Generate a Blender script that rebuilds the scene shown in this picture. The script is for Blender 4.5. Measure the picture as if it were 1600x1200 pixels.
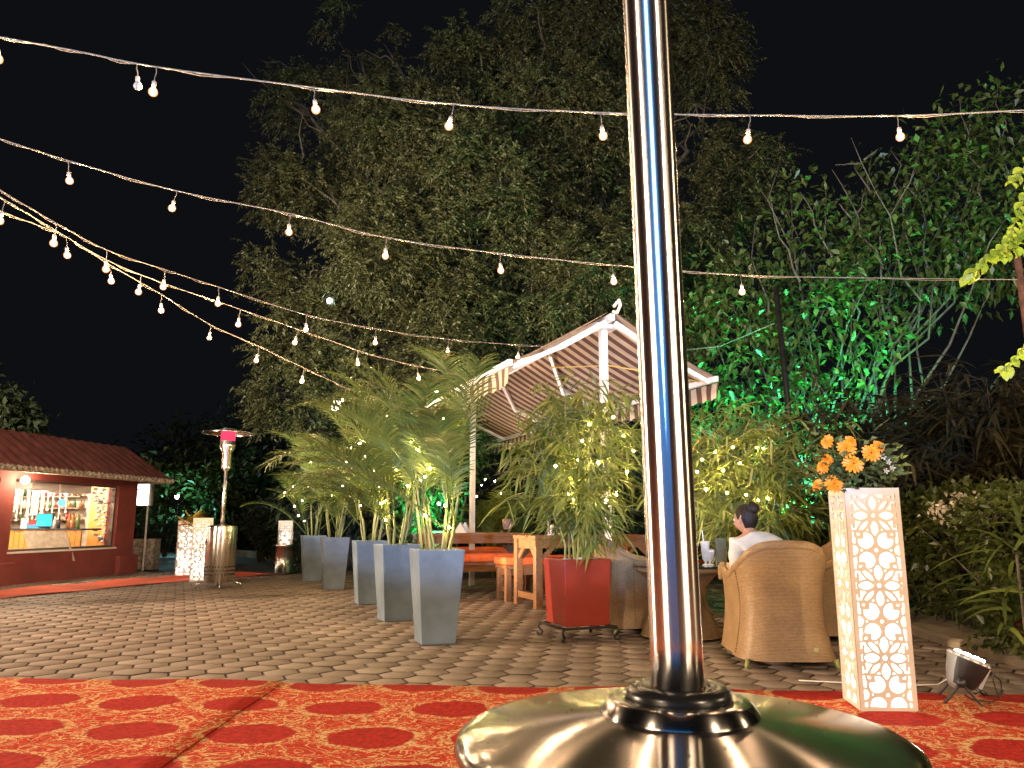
import bpy, math, random
import numpy as np
from mathutils import Vector, Matrix
random.seed(7); RNG = np.random.default_rng(7)
for o in list(bpy.data.objects): bpy.data.objects.remove(o)
S = bpy.context.scene
COL = S.collection
R = math.radians
# ------------------------------------------------------------------ camera
CAMH = .95; PITCH = math.atan(216/1200)
cam = bpy.data.cameras.new('camera'); cam.lens = 27; cam.sensor_width = 36; cam.clip_start = .02; cam.clip_end = 400
co = bpy.data.objects.new('camera', cam); COL.objects.link(co)
co.location = (0, 0, CAMH); co.rotation_euler = (math.pi/2 + PITCH, 0, 0); S.camera = co
SP, CP = math.sin(PITCH), math.cos(PITCH)
def _ray(px, py):
    x = (px-800)/1200; y = (600-py)/1200
    return x, CP - y*SP, SP + y*CP
def at(px, py, Y):
    x, f, z = _ray(px, py); t = Y/f
    return Vector((x*t, Y, CAMH + z*t))
def gnd(px, py, z=0.):
    x, f, w = _ray(px, py); t = (z-CAMH)/w
    return Vector((x*t, f*t, z))
# ------------------------------------------------------------------ world and light
w = bpy.data.worlds.new('World'); S.world = w; w.use_nodes = True
w.node_tree.nodes['Background'].inputs[0].default_value = (.55, .6, .75, 1)
w.node_tree.nodes['Background'].inputs[1].default_value = .0024
S.view_settings.view_transform = 'Standard'; S.view_settings.look = 'None'
S.view_settings.exposure = 1.72; S.view_settings.gamma = 1
S.cycles.use_denoising = True
S.cycles.sample_clamp_indirect = 4.
S.cycles.max_bounces = 8; S.cycles.transparent_max_bounces = 16
def lamp(name, kind, loc, watts, color, size=.1, to=None, spot=60, blend=.4):
    d = bpy.data.lights.new(name, kind); d.energy = watts; d.color = color
    if kind in ('POINT', 'SPOT'): d.shadow_soft_size = size
    if kind == 'SPOT': d.spot_size = R(spot); d.spot_blend = blend
    o = bpy.data.objects.new(name, d); COL.objects.link(o); o.location = loc
    if to is not None: o.rotation_euler = (Vector(to)-Vector(loc)).to_track_quat('-Z', 'Y').to_euler()
    return o
WARM = (1, .76, .52); AMBER = (1, .58, .28)
lamp('flood_light', 'SPOT', (-12.5, 6.2, 2.0), 3600, WARM, .12, (0, 7.6, 1.2), 75, .5)       # floodlight out of frame to the left
lamp('terrace_lamp', 'POINT', (-4.2, -2.5, 3.4), 400, WARM, .12)                             # lamps of the house behind the camera
lamp('terrace_lamp', 'POINT', (3.2, -2.6, 3.3), 360, WARM, .12)
lamp('terrace_lamp', 'POINT', (7.2, 1.2, 3.0), 230, (1, .75, .42), .12)
for x, y, z, pw, tx in ((-5.5, -4.2, 1.7, 95, 0), (5.2, -3.6, 1.7, 60, 1)):                  # unseen warm area lights, added as soft fill and for broad pole streaks
    hw = lamp('warm_fill', 'AREA', (x, y, z), pw, (1, .74, .48), to=(tx, 4, .8)); hw.data.shape = 'RECTANGLE'; hw.data.size = 2.6; hw.data.size_y = 1.6
lamp('stage_light', 'SPOT', (-.95, -5.0, 1.78), 2300, (.22, .50, 1), .07, (.2, 8, 7.2), 60, .12)   # blue stage light behind the camera, over a table edge
sw = lamp('stage_wash', 'AREA', (-2.6, -5.6, 2.3), 20, (.05, .36, 1), to=(.1, .7, 1.4)); sw.data.shape = 'RECTANGLE'; sw.data.size = 7.5; sw.data.size_y = 1.0
lamp('street_lamp', 'POINT', (-15, 21.5, 4.5), 130, (1, .80, .55), .2)
lamp('awning_uplight', 'SPOT', (-.72, 8.75, .2), 55, (1, .74, .62), .06, (.7, 10.0, 2.7), 120, .6)
lamp('awning_uplight', 'SPOT', (.5, 12.9, .35), 60, (1, .72, .60), .06, (.7, 11.5, 2.7), 130, .6)
lamp('awning_uplight', 'SPOT', (-1.25, 8.42, .15), 70, (1, .74, .62), .06, (.6, 9.6, 2.7), 90, .6)
lamp('awning_uplight', 'SPOT', (1.5, 7.2, .5), 40, (1, .70, .62), .06, (1.3, 8.8, 2.7), 110, .6)
lamp('tree_light', 'SPOT', (-8, 5.5, 2.0), 5600, (1, .83, .56), .25, (-.5, 18, 6.0), 58, 1.)
lamp('tree_light', 'SPOT', (7.5, 3.0, 2.0), 380, (1, .82, .45), .25, (3.5, 16, 7), 60, .8)
# ------------------------------------------------------------------ mesh helpers
class MB:
    def __init__(s): s.v = []; s.f = []; s.uv = None
    def add(s, v, f):
        n = len(s.v); s.v.extend([tuple(p) for p in v]); s.f.extend([tuple(i+n for i in q) for q in f]); return s
    def box(s, c, d, m=None):
        x, y, z = d[0]/2, d[1]/2, d[2]/2
        vs = [Vector((a, b, e)) for a in (-x, x) for b in (-y, y) for e in (-z, z)]
        if m is not None: vs = [m @ p for p in vs]
        vs = [p + Vector(c) for p in vs]
        return s.add(vs, [(0, 1, 3, 2), (4, 6, 7, 5), (0, 4, 5, 1), (2, 3, 7, 6), (0, 2, 6, 4), (1, 5, 7, 3)])
    def bar(s, a, b, w, h, up=(0, 0, 1)):
        a, b = Vector(a), Vector(b); d = (b-a).normalized()
        sd = d.cross(Vector(up)); sd = sd.normalized() if sd.length > 1e-5 else Vector((1, 0, 0))
        u = sd.cross(d).normalized()
        vs = [p + sd*i*w/2 + u*j*h/2 for p in (a, b) for i, j in ((-1, -1), (1, -1), (1, 1), (-1, 1))]
        return s.add(vs, [(3, 2, 1, 0), (4, 5, 6, 7), (0, 1, 5, 4), (1, 2, 6, 5), (2, 3, 7, 6), (3, 0, 4, 7)])
    def tube(s, pts, r, n=8, cap=True):
        pts = [Vector(p) for p in pts]
        if not isinstance(r, (list, tuple)): r = [r]*len(pts)
        vs = []; prev = None
        for i, p in enumerate(pts):
            t = (pts[min(i+1, len(pts)-1)] - pts[max(i-1, 0)])
            t = t.normalized() if t.length > 1e-9 else Vector((0, 0, 1))
            if prev is None: a = t.orthogonal().normalized()
            else:
                a = prev - t*prev.dot(t); a = a.normalized() if a.length > 1e-6 else t.orthogonal().normalized()
            prev = a; b = t.cross(a)
            for k in range(n):
                g = 2*math.pi*k/n; vs.append(p + (a*math.cos(g) + b*math.sin(g))*r[i])
        fs = [(i*n+k, i*n+(k+1) % n, (i+1)*n+(k+1) % n, (i+1)*n+k) for i in range(len(pts)-1) for k in range(n)]
        if cap: fs += [tuple(range(n-1, -1, -1)), tuple((len(pts)-1)*n+k for k in range(n))]
        return s.add(vs, fs)
    def lathe(s, prof, c=(0, 0, 0), n=24, m=None, cap=False):
        c = Vector(c); vs = []
        for r, z in prof:
            for k in range(n):
                g = 2*math.pi*k/n; p = Vector((r*math.cos(g), r*math.sin(g), z))
                if m is not None: p = m @ p
                vs.append(p + c)
        L = len(prof)
        fs = [(i*n+k, i*n+(k+1) % n, (i+1)*n+(k+1) % n, (i+1)*n+k) for i in range(L-1) for k in range(n)]
        if cap: fs += [tuple(range(n-1, -1, -1)), tuple((L-1)*n+k for k in range(n))]
        return s.add(vs, fs)
    def ball(s, c, r, n=10, m=8, sc=(1, 1, 1), jit=0.):
        prof = [(max(r*math.sin(math.pi*i/m), 1e-4), -r*math.cos(math.pi*i/m)) for i in range(m+1)]
        k = len(s.v); s.lathe(prof, (0, 0, 0), n)
        for i in range(k, len(s.v)):
            p = s.v[i]; j = 1 + (random.uniform(-jit, jit) if jit else 0)
            s.v[i] = (p[0]*sc[0]*j + c[0], p[1]*sc[1]*j + c[1], p[2]*sc[2]*j + c[2])
        return s
    def frustum(s, c, w0, w1, z0, z1, m=None):
        vs = [Vector((i*w0/2, j*w0/2, z0)) for i, j in ((-1, -1), (1, -1), (1, 1), (-1, 1))] + [Vector((i*w1/2, j*w1/2, z1)) for i, j in ((-1, -1), (1, -1), (1, 1), (-1, 1))]
        if m is not None: vs = [m @ p for p in vs]
        return s.add([p+Vector(c) for p in vs], [(3, 2, 1, 0), (4, 5, 6, 7), (0, 1, 5, 4), (1, 2, 6, 5), (2, 3, 7, 6), (3, 0, 4, 7)])
    def build(s, name, mat, parent=None, smooth=False, bevel=0, sub=0):
        me = bpy.data.meshes.new(name)
        off = Vector(parent_world(parent)) if parent else Vector((0, 0, 0))
        me.from_pydata([(p[0]-off.x, p[1]-off.y, p[2]-off.z) for p in s.v], [], s.f)
        if s.uv:
            ul = me.uv_layers.new(name='UVMap')
            for lp in me.loops: ul.data[lp.index].uv = s.uv[lp.vertex_index]
        return fin(me, name, mat, parent, smooth, bevel, sub)
def parent_world(p):
    v = Vector((0, 0, 0))
    while p is not None: v = v + p.location; p = p.parent
    return v
def fin(me, name, mat, parent=None, smooth=False, bevel=0, sub=0):
    me.materials.append(mat)
    if smooth: me.polygons.foreach_set('use_smooth', [True]*len(me.polygons))
    o = bpy.data.objects.new(name, me); COL.objects.link(o)
    if parent: o.parent = parent
    if bevel:
        b = o.modifiers.new('bevel', 'BEVEL'); b.width = bevel; b.segments = 2; b.limit_method = 'ANGLE'
    if sub:
        b = o.modifiers.new('sub', 'SUBSURF'); b.levels = b.render_levels = sub
    return o
def npmesh(name, V, F, mat, parent=None, smooth=False):
    """V (n,3), F (m,k) arrays of constant k"""
    off = np.array(parent_world(parent)) if parent else np.zeros(3)
    me = bpy.data.meshes.new(name); n, (m, k) = len(V), F.shape
    me.vertices.add(n); me.vertices.foreach_set('co', (V-off).astype(np.float32).ravel())
    me.loops.add(m*k); me.loops.foreach_set('vertex_index', F.astype(np.int32).ravel())
    me.polygons.add(m); me.polygons.foreach_set('loop_start', np.arange(0, m*k, k, dtype=np.int32))
    me.update(calc_edges=True); me.validate()
    return fin(me, name, mat, parent, smooth)
def thing(name, label, cat, loc=(0, 0, 0), group=None):
    o = bpy.data.objects.new(name, None); COL.objects.link(o); o.location = loc; o.empty_display_size = .1
    return tag(o, label, cat, group)
def tag(o, label, cat, group=None, kind=None):
    o['label'] = label; o['category'] = cat
    if group: o['group'] = group
    if kind: o['kind'] = kind
    return o
def struct(o): o['kind'] = 'structure'; return o
def copy_tree(o, parent=None):
    c = o.copy(); COL.objects.link(c); c.parent = parent
    for ch in list(o.children): copy_tree(ch, c)
    return c
def rz(a): return Matrix.Rotation(a, 3, 'Z')
ORD = ['first', 'second', 'third', 'fourth', 'fifth', 'sixth', 'seventh', 'eighth', 'ninth', 'tenth', 'eleventh', 'twelfth']
# ------------------------------------------------------------------ materials
def newmat(name):
    m = bpy.data.materials.new(name); m.use_nodes = True; nt = m.node_tree
    return m, nt, nt.nodes['Principled BSDF'], nt.nodes['Material Output']
def nd(nt, t, **k):
    n = nt.nodes.new(t)
    for a, b in k.items(): setattr(n, a, b)
    return n
def mat(name, col, rough=.6, metal=0., var=.25, scale=12., bump=0., bscale=60., spec=.5, coat=0., stretch=None):
    m, nt, b, out = newmat(name); L = nt.links.new
    tc = nd(nt, 'ShaderNodeTexCoord'); src = tc.outputs['Object']
    if stretch:
        mp = nd(nt, 'ShaderNodeMapping'); mp.inputs['Scale'].default_value = stretch; L(src, mp.inputs[0]); src = mp.outputs[0]
    no = nd(nt, 'ShaderNodeTexNoise'); no.inputs['Scale'].default_value = scale; no.inputs['Detail'].default_value = 5; L(src, no.inputs['Vector'])
    mx = nd(nt, 'ShaderNodeMix', data_type='RGBA')
    mx.inputs[6].default_value = tuple(c*(1-var) for c in col)+(1,); mx.inputs[7].default_value = tuple(min(1, c*(1+var)) for c in col)+(1,)
    mr = nd(nt, 'ShaderNodeMapRange'); mr.inputs[1].default_value = .3; mr.inputs[2].default_value = .7; L(no.outputs[0], mr.inputs[0])
    L(mr.outputs[0], mx.inputs[0]); L(mx.outputs[2], b.inputs['Base Color'])
    b.inputs['Roughness'].default_value = rough; b.inputs['Metallic'].default_value = metal; b.inputs['Specular IOR Level'].default_value = spec
    b.inputs['Coat Weight'].default_value = coat
    if bump:
        n2 = nd(nt, 'ShaderNodeTexNoise'); n2.inputs['Scale'].default_value = bscale; n2.inputs['Detail'].default_value = 4; L(src, n2.inputs['Vector'])
        bp = nd(nt, 'ShaderNodeBump'); bp.inputs['Strength'].default_value = bump; bp.inputs['Distance'].default_value = .01
        L(n2.outputs[0], bp.inputs['Height']); L(bp.outputs[0], b.inputs['Normal'])
    return m
def emit(name, col, strength):
    m, nt, b, out = newmat(name); e = nd(nt, 'ShaderNodeEmission'); e.inputs[0].default_value = tuple(col)+(1,); e.inputs[1].default_value = strength
    nt.links.new(e.outputs[0], out.inputs[0]); nt.nodes.remove(b); return m
def leafmat(name, c0, c1, trans=.3, rough=.5, spec=.4, tint=None):
    """foliage: colour differs from leaf to leaf, some light passes through"""
    m, nt, b, out = newmat(name); L = nt.links.new
    g = nd(nt, 'ShaderNodeNewGeometry'); rp = nd(nt, 'ShaderNodeValToRGB')
    rp.color_ramp.elements[0].color = tuple(c0)+(1,); rp.color_ramp.elements[1].color = tuple(c1)+(1,)
    if tint:
        e = rp.color_ramp.elements.new(.93); e.color = tuple(c1)+(1,); rp.color_ramp.elements[2].color = tuple(tint)+(1,)
    L(g.outputs['Random Per Island'], rp.inputs[0]); L(rp.outputs[0], b.inputs['Base Color'])
    b.inputs['Roughness'].default_value = rough; b.inputs['Specular IOR Level'].default_value = spec
    t = nd(nt, 'ShaderNodeBsdfTranslucent'); L(rp.outputs[0], t.inputs[0])
    x = nd(nt, 'ShaderNodeMixShader'); x.inputs[0].default_value = trans
    L(b.outputs[0], x.inputs[1]); L(t.outputs[0], x.inputs[2]); L(x.outputs[0], out.inputs[0])
    return m
def wood(name, col, rough=.45, stretch=(2, 2, 30)):
    return mat(name, col, rough, var=.45, scale=6, bump=.15, bscale=9, stretch=stretch)
def steel(name, rough, aniso, col=(.62, .60, .58), axis='Z', rot=0., streak=.05):
    m, nt, b, out = newmat(name); L = nt.links.new
    b.inputs['Base Color'].default_value = col+(1,); b.inputs['Metallic'].default_value = 1
    b.inputs['Anisotropic'].default_value = aniso; b.inputs['Anisotropic Rotation'].default_value = rot
    t = nd(nt, 'ShaderNodeTangent', direction_type='RADIAL', axis=axis); L(t.outputs[0], b.inputs['Tangent'])
    tc = nd(nt, 'ShaderNodeTexCoord'); no = nd(nt, 'ShaderNodeTexNoise'); no.inputs['Scale'].default_value = 14; no.inputs['Detail'].default_value = 6
    L(tc.outputs['Object'], no.inputs['Vector'])
    mr = nd(nt, 'ShaderNodeMapRange'); mr.inputs[1].default_value = .3; mr.inputs[2].default_value = .7
    mr.inputs[3].default_value = max(.02, rough-streak); mr.inputs[4].default_value = rough+streak
    L(no.outputs[0], mr.inputs[0]); L(mr.outputs[0], b.inputs['Roughness'])
    return m
M = {}
M['steel'] = steel('brushed_steel', .18, .9, (.36, .335, .31), rot=.25, streak=0)
M['pole_steel'] = steel('polished_steel', .22, .93, (.74, .72, .70), rot=.25, streak=0)
M['steel2'] = steel('far_steel', .24, .88, (.74, .70, .65), rot=.25, streak=0)
M['rubber'] = mat('black_rubber', (.006, .006, .006), .26, var=.2, bump=.05, bscale=30, spec=.22)
M['black'] = mat('black_plastic', (.014, .013, .013), .42, var=.3, bump=.05)
M['iron'] = mat('black_iron', (.018, .016, .015), .5, metal=.4, var=.4, bump=.2)
M['white'] = mat('white_paint', (.72, .71, .70), .38, var=.07, scale=7, bump=.04)
M['lattice'] = mat('lattice_paint', (.54, .47, .40), .5, var=.10, scale=5, bump=.06)
M['planter'] = mat('grey_planter', (.115, .15, .185), .42, var=.30, scale=4, bump=.12, bscale=45)
M['redpot'] = mat('red_planter', (.25, .024, .014), .3, var=.12, scale=4, bump=.05, coat=.2)
M['soil'] = mat('soil', (.035, .025, .018), .95, var=.5, scale=40, bump=.8)
M['wood'] = wood('teak', (.23, .10, .034))
M['cushion'] = mat('orange_fabric', (.72, .12, .02), .85, var=.14, scale=9, bump=.2, bscale=260)
M['maroon'] = mat('maroon_wall', (.20, .045, .038), .75, var=.22, scale=3, bump=.2, bscale=18)
M['bark'] = mat('bark', (.06, .047, .034), .9, var=.5, scale=14, bump=.8, bscale=22, stretch=(1, 1, .25))
M['twig'] = mat('bare_twig', (.085, .075, .065), .8, var=.3, scale=10, bump=.3)
M['cane'] = mat('cane', (.20, .20, .06), .5, var=.35, scale=8, stretch=(1, 1, .4))
M['rope'] = mat('rope', (.22, .19, .15), .8, var=.35, scale=30, bump=.5, bscale=200)
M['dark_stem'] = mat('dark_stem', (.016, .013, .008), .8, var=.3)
M['cord'] = mat('cord', (.10, .085, .07), .6, var=.3)
M['socket'] = mat('socket', (.30, .26, .22), .5, var=.2)
M['pebble'] = mat('pebble', (.45, .42, .38), .6, var=.3, scale=25)
M['concrete'] = mat('kerb_concrete', (.24, .19, .14), .9, var=.3, scale=5, bump=.5, bscale=40)
M['asphalt'] = mat('asphalt', (.05, .05, .05), .7, var=.4, scale=2, bump=.4, bscale=120)
M['earth'] = mat('earth', (.05, .04, .03), .95, var=.5, scale=3, bump=.6)
M['tileroof'] = mat('roof_tile', (.15, .055, .055), .6, var=.35, scale=7, bump=.2)
M['eave'] = mat('eave_edge', (.32, .29, .24), .8, var=.6, scale=22, bump=.7, bscale=40)
M['skin'] = mat('skin', (.36, .19, .12), .5, var=.1, scale=20)
M['hair'] = mat('hair', (.011, .006, .004), .6, var=.6, scale=60, bump=.25, bscale=120, stretch=(1, 1, .12), spec=.3)
M['shirt'] = mat('cream_cloth', (.50, .485, .44), .9, var=.10, scale=12, bump=.4, bscale=14)
M['trousers'] = mat('dark_cloth', (.03, .03, .04), .9, var=.2)
M['terracotta'] = mat('terracotta', (.48, .13, .05), .7, var=.2, scale=8, bump=.1)
M['glass_core'] = emit('lit_filament', (1, .62, .34), 620)
def lit_glass():
    m, nt, b, out = newmat('lit_glass'); L = nt.links.new; nt.nodes.remove(b)
    t = nd(nt, 'ShaderNodeBsdfTransparent'); e = nd(nt, 'ShaderNodeEmission'); e.inputs[0].default_value = (1, .36, .12, 1); e.inputs[1].default_value = .32
    a = nd(nt, 'ShaderNodeAddShader'); L(t.outputs[0], a.inputs[0]); L(e.outputs[0], a.inputs[1]); L(a.outputs[0], out.inputs[0]); return m
M['glass_lit'] = lit_glass()
M['fairy'] = emit('fairy_bulb', (1, .72, .26), 220)
M['glass_off'] = mat('unlit_glass', (.35, .33, .30), .1, var=.1)
M['petal'] = mat('orange_petal', (.85, .26, .012), .55, var=.15, scale=40)
M['leaf_tree'] = leafmat('neem_leaf', (.044, .048, .020), (.095, .100, .040))
M['leaf_shrub'] = leafmat('shrub_leaf', (.03, .06, .015), (.08, .12, .03), .25, .38, .5)
M['leaf_palm'] = leafmat('palm_leaf', (.058, .095, .018), (.135, .17, .042), .3, .42, .4, (.22, .19, .05))
M['leaf_bamboo'] = leafmat('bamboo_leaf', (.09, .125, .022), (.21, .235, .055), .35, .5, .35, (.30, .25, .10))
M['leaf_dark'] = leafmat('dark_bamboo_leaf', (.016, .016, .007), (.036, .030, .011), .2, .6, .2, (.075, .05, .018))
M['leaf_hedge'] = leafmat('hedge_leaf', (.035, .055, .012), (.10, .12, .025), .25, .35, .5)
M['leaf_vine'] = leafmat('vine_leaf', (.16, .22, .015), (.30, .32, .03), .35, .45, .4)
M['leaf_far'] = leafmat('far_leaf', (.02, .03, .015), (.05, .07, .035), .2, .6, .2)
M['leaf_bouquet'] = leafmat('bouquet_leaf', (.06, .085, .025), (.15, .17, .05), .3, .45, .4)
M['flower_white'] = leafmat('white_bract', (.50, .42, .34), (.75, .66, .52), .3, .6, .2)
M['flower_orange'] = leafmat('orange_bract', (.45, .10, .02), (.60, .20, .04), .3, .6, .2)
M['flower_pink'] = leafmat('pink_bract', (.35, .02, .05), (.50, .05, .10), .3, .6, .2)
def paver_mat():
    m, nt, b, out = newmat('paver'); L = nt.links.new
    g = nd(nt, 'ShaderNodeNewGeometry'); rp = nd(nt, 'ShaderNodeValToRGB')
    rp.color_ramp.elements[0].color = (.185, .142, .115, 1); rp.color_ramp.elements[1].color = (.26, .205, .167, 1)
    e = rp.color_ramp.elements.new(.85); e.color = (.225, .175, .142, 1)
    L(g.outputs['Random Per Island'], rp.inputs[0])
    tc = nd(nt, 'ShaderNodeTexCoord'); n1 = nd(nt, 'ShaderNodeTexNoise'); n1.inputs['Scale'].default_value = .8; n1.inputs['Detail'].default_value = 7; L(tc.outputs['Object'], n1.inputs['Vector'])
    mr = nd(nt, 'ShaderNodeMapRange'); mr.inputs[1].default_value = .3; mr.inputs[2].default_value = .7; mr.inputs[3].default_value = .62; mr.inputs[4].default_value = 1.2; L(n1.outputs[0], mr.inputs[0])
    mx = nd(nt, 'ShaderNodeMix', data_type='RGBA', blend_type='MULTIPLY'); mx.inputs[0].default_value = 1; L(rp.outputs[0], mx.inputs[6]); L(mr.outputs[0], mx.inputs[7]); L(mx.outputs[2], b.inputs['Base Color'])
    n2 = nd(nt, 'ShaderNodeTexNoise'); n2.inputs['Scale'].default_value = 70; n2.inputs['Detail'].default_value = 6; L(tc.outputs['Object'], n2.inputs['Vector'])
    bp = nd(nt, 'ShaderNodeBump'); bp.inputs['Strength'].default_value = .45; bp.inputs['Distance'].default_value = .006; L(n2.outputs[0], bp.inputs['Height']); L(bp.outputs[0], b.inputs['Normal'])
    b.inputs['Roughness'].default_value = .62; b.inputs['Specular IOR Level'].default_value = .35
    return m
M['paver'] = paver_mat()
def carpet_mat(name, runner=False):
    m, nt, b, out = newmat(name); L = nt.links.new
    tc = nd(nt, 'ShaderNodeTexCoord')
    def math_(op, a, c=None, clamp=False):
        n = nd(nt, 'ShaderNodeMath', operation=op, use_clamp=clamp)
        for i, v in enumerate((a, c)):
            if v is None: continue
            if isinstance(v, (int, float)): n.inputs[i].default_value = v
            else: L(v, n.inputs[i])
        return n.outputs[0]
    def noise(scale, detail=3, vec=None, dist=0.):
        n = nd(nt, 'ShaderNodeTexNoise'); n.inputs['Scale'].default_value = scale; n.inputs['Detail'].default_value = detail; n.inputs['Distortion'].default_value = dist
        L(vec or tc.outputs['Object'], n.inputs['Vector']); return n
    rot = nd(nt, 'ShaderNodeMapping'); rot.inputs['Rotation'].default_value = (0, 0, R(4.5)); L(tc.outputs['Object'], rot.inputs[0])
    wob = noise(9, 4); vm = nd(nt, 'ShaderNodeVectorMath', operation='SUBTRACT'); L(wob.outputs['Color'], vm.inputs[0]); vm.inputs[1].default_value = (.5, .5, .5)
    vs = nd(nt, 'ShaderNodeVectorMath', operation='SCALE'); L(vm.outputs[0], vs.inputs[0]); vs.inputs['Scale'].default_value = .085
    va = nd(nt, 'ShaderNodeVectorMath', operation='ADD'); L(rot.outputs[0], va.inputs[0]); L(vs.outputs[0], va.inputs[1])
    sp = nd(nt, 'ShaderNodeSeparateXYZ'); L(va.outputs[0], sp.inputs[0])
    PX, PY = .553, 1.06
    def ell(ox, oy):
        a = math_('MULTIPLY', math_('SUBTRACT', math_('FRACT', math_('ADD', math_('DIVIDE', sp.outputs[0], PX), ox+100)), .5), PX/.200)
        c = math_('MULTIPLY', math_('SUBTRACT', math_('FRACT', math_('ADD', math_('DIVIDE', sp.outputs[1], PY), oy+100)), .5), PY/.160)
        return math_('SQRT', math_('ADD', math_('MULTIPLY', a, a), math_('MULTIPLY', c, c)))
    e = math_('MINIMUM', ell(.15, .12), ell(.65, .62))
    def band(x, lo, hi, s=.04):
        r1 = nd(nt, 'ShaderNodeMapRange'); r1.inputs[1].default_value = lo-s; r1.inputs[2].default_value = lo+s; L(x, r1.inputs[0])
        r2 = nd(nt, 'ShaderNodeMapRange'); r2.inputs[1].default_value = hi-s; r2.inputs[2].default_value = hi+s; L(x, r2.inputs[0])
        return math_('MULTIPLY', r1.outputs[0], math_('SUBTRACT', 1., r2.outputs[0]))
    scroll = noise(20, 2, None, 1.6).outputs[0]; scroll2 = noise(6.5, 2, None, 2.0).outputs[0]; scroll3 = noise(15, 2, None, 1.5).outputs[0]
    fl = band(scroll, .40, .525, .015); f2 = math_('MAXIMUM', band(scroll2, .478, .518, .008), math_('MULTIPLY', band(scroll3, .484, .512, .008), .85))
    ring = math_('MULTIPLY', band(e, 1.0, 1.26, .03), math_('ADD', math_('MULTIPLY', fl, .95), .10), True)
    outer = math_('MULTIPLY', band(e, 1.24, 9, .05), f2)
    gold = math_('MAXIMUM', ring, outer, True)
    base = nd(nt, 'ShaderNodeMix', data_type='RGBA'); base.inputs[6].default_value = (.33, .020, .013, 1); base.inputs[7].default_value = (.41, .034, .014, 1)
    L(band(e, 1.1, 9, .1), base.inputs[0])
    pil = noise(45, 5).outputs[0]; dk = nd(nt, 'ShaderNodeMapRange'); dk.inputs[1].default_value = .3; dk.inputs[2].default_value = .7; dk.inputs[3].default_value = .6; dk.inputs[4].default_value = 1.25; L(pil, dk.inputs[0])
    bm = nd(nt, 'ShaderNodeMix', data_type='RGBA', blend_type='MULTIPLY'); bm.inputs[0].default_value = 1; L(base.outputs[2], bm.inputs[6]); L(dk.outputs[0], bm.inputs[7])
    gm = nd(nt, 'ShaderNodeMix', data_type='RGBA'); gm.inputs[6].default_value = (.40, .23, .085, 1); gm.inputs[7].default_value = (.64, .44, .22, 1); L(noise(60, 3).outputs[0], gm.inputs[0])
    fm = nd(nt, 'ShaderNodeMix', data_type='RGBA'); L(gold, fm.inputs[0]); L(bm.outputs[2], fm.inputs[6]); L(gm.outputs[2], fm.inputs[7])
    L(fm.outputs[2], b.inputs['Base Color']); b.inputs['Roughness'].default_value = .95; b.inputs['Specular IOR Level'].default_value = .1
    bp = nd(nt, 'ShaderNodeBump'); bp.inputs['Strength'].default_value = .6; bp.inputs['Distance'].default_value = .006
    L(noise(220, 3).outputs[0], bp.inputs['Height']); L(bp.outputs[0], b.inputs['Normal'])
    return m
M['carpet'] = carpet_mat('damask_carpet')
M['runner'] = mat('red_runner', (.52, .07, .022), .95, var=.3, scale=1.6, bump=.3, bscale=80)
def wicker_mat():
    m, nt, b, out = newmat('wicker'); L = nt.links.new
    tc = nd(nt, 'ShaderNodeTexCoord'); br = nd(nt, 'ShaderNodeTexBrick')
    br.inputs['Scale'].default_value = 1; br.inputs['Brick Width'].default_value = .022; br.inputs['Row Height'].default_value = .0095
    br.inputs['Mortar Size'].default_value = .0013; br.inputs['Mortar Smooth'].default_value = .8
    br.inputs['Color1'].default_value = (.31, .185, .085, 1); br.inputs['Color2'].default_value = (.39, .245, .12, 1); br.inputs['Mortar'].default_value = (.12, .06, .024, 1)
    L(tc.outputs['UV'], br.inputs['Vector'])
    no = nd(nt, 'ShaderNodeTexNoise'); no.inputs['Scale'].default_value = 5; no.inputs['Detail'].default_value = 4; L(tc.outputs['UV'], no.inputs['Vector'])
    mr = nd(nt, 'ShaderNodeMapRange'); mr.inputs[1].default_value = .3; mr.inputs[2].default_value = .7; mr.inputs[3].default_value = .8; mr.inputs[4].default_value = 1.15; L(no.outputs[0], mr.inputs[0])
    mx = nd(nt, 'ShaderNodeMix', data_type='RGBA', blend_type='MULTIPLY'); mx.inputs[0].default_value = 1; L(br.outputs['Color'], mx.inputs[6]); L(mr.outputs[0], mx.inputs[7]); L(mx.outputs[2], b.inputs['Base Color'])
    iv = nd(nt, 'ShaderNodeMath', operation='SUBTRACT'); iv.inputs[0].default_value = 1; L(br.outputs['Fac'], iv.inputs[1])
    bp = nd(nt, 'ShaderNodeBump'); bp.inputs['Strength'].default_value = .8; bp.inputs['Distance'].default_value = .004; L(iv.outputs[0], bp.inputs['Height']); L(bp.outputs[0], b.inputs['Normal'])
    b.inputs['Roughness'].default_value = .5
    return m
M['wicker'] = wicker_mat()
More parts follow.
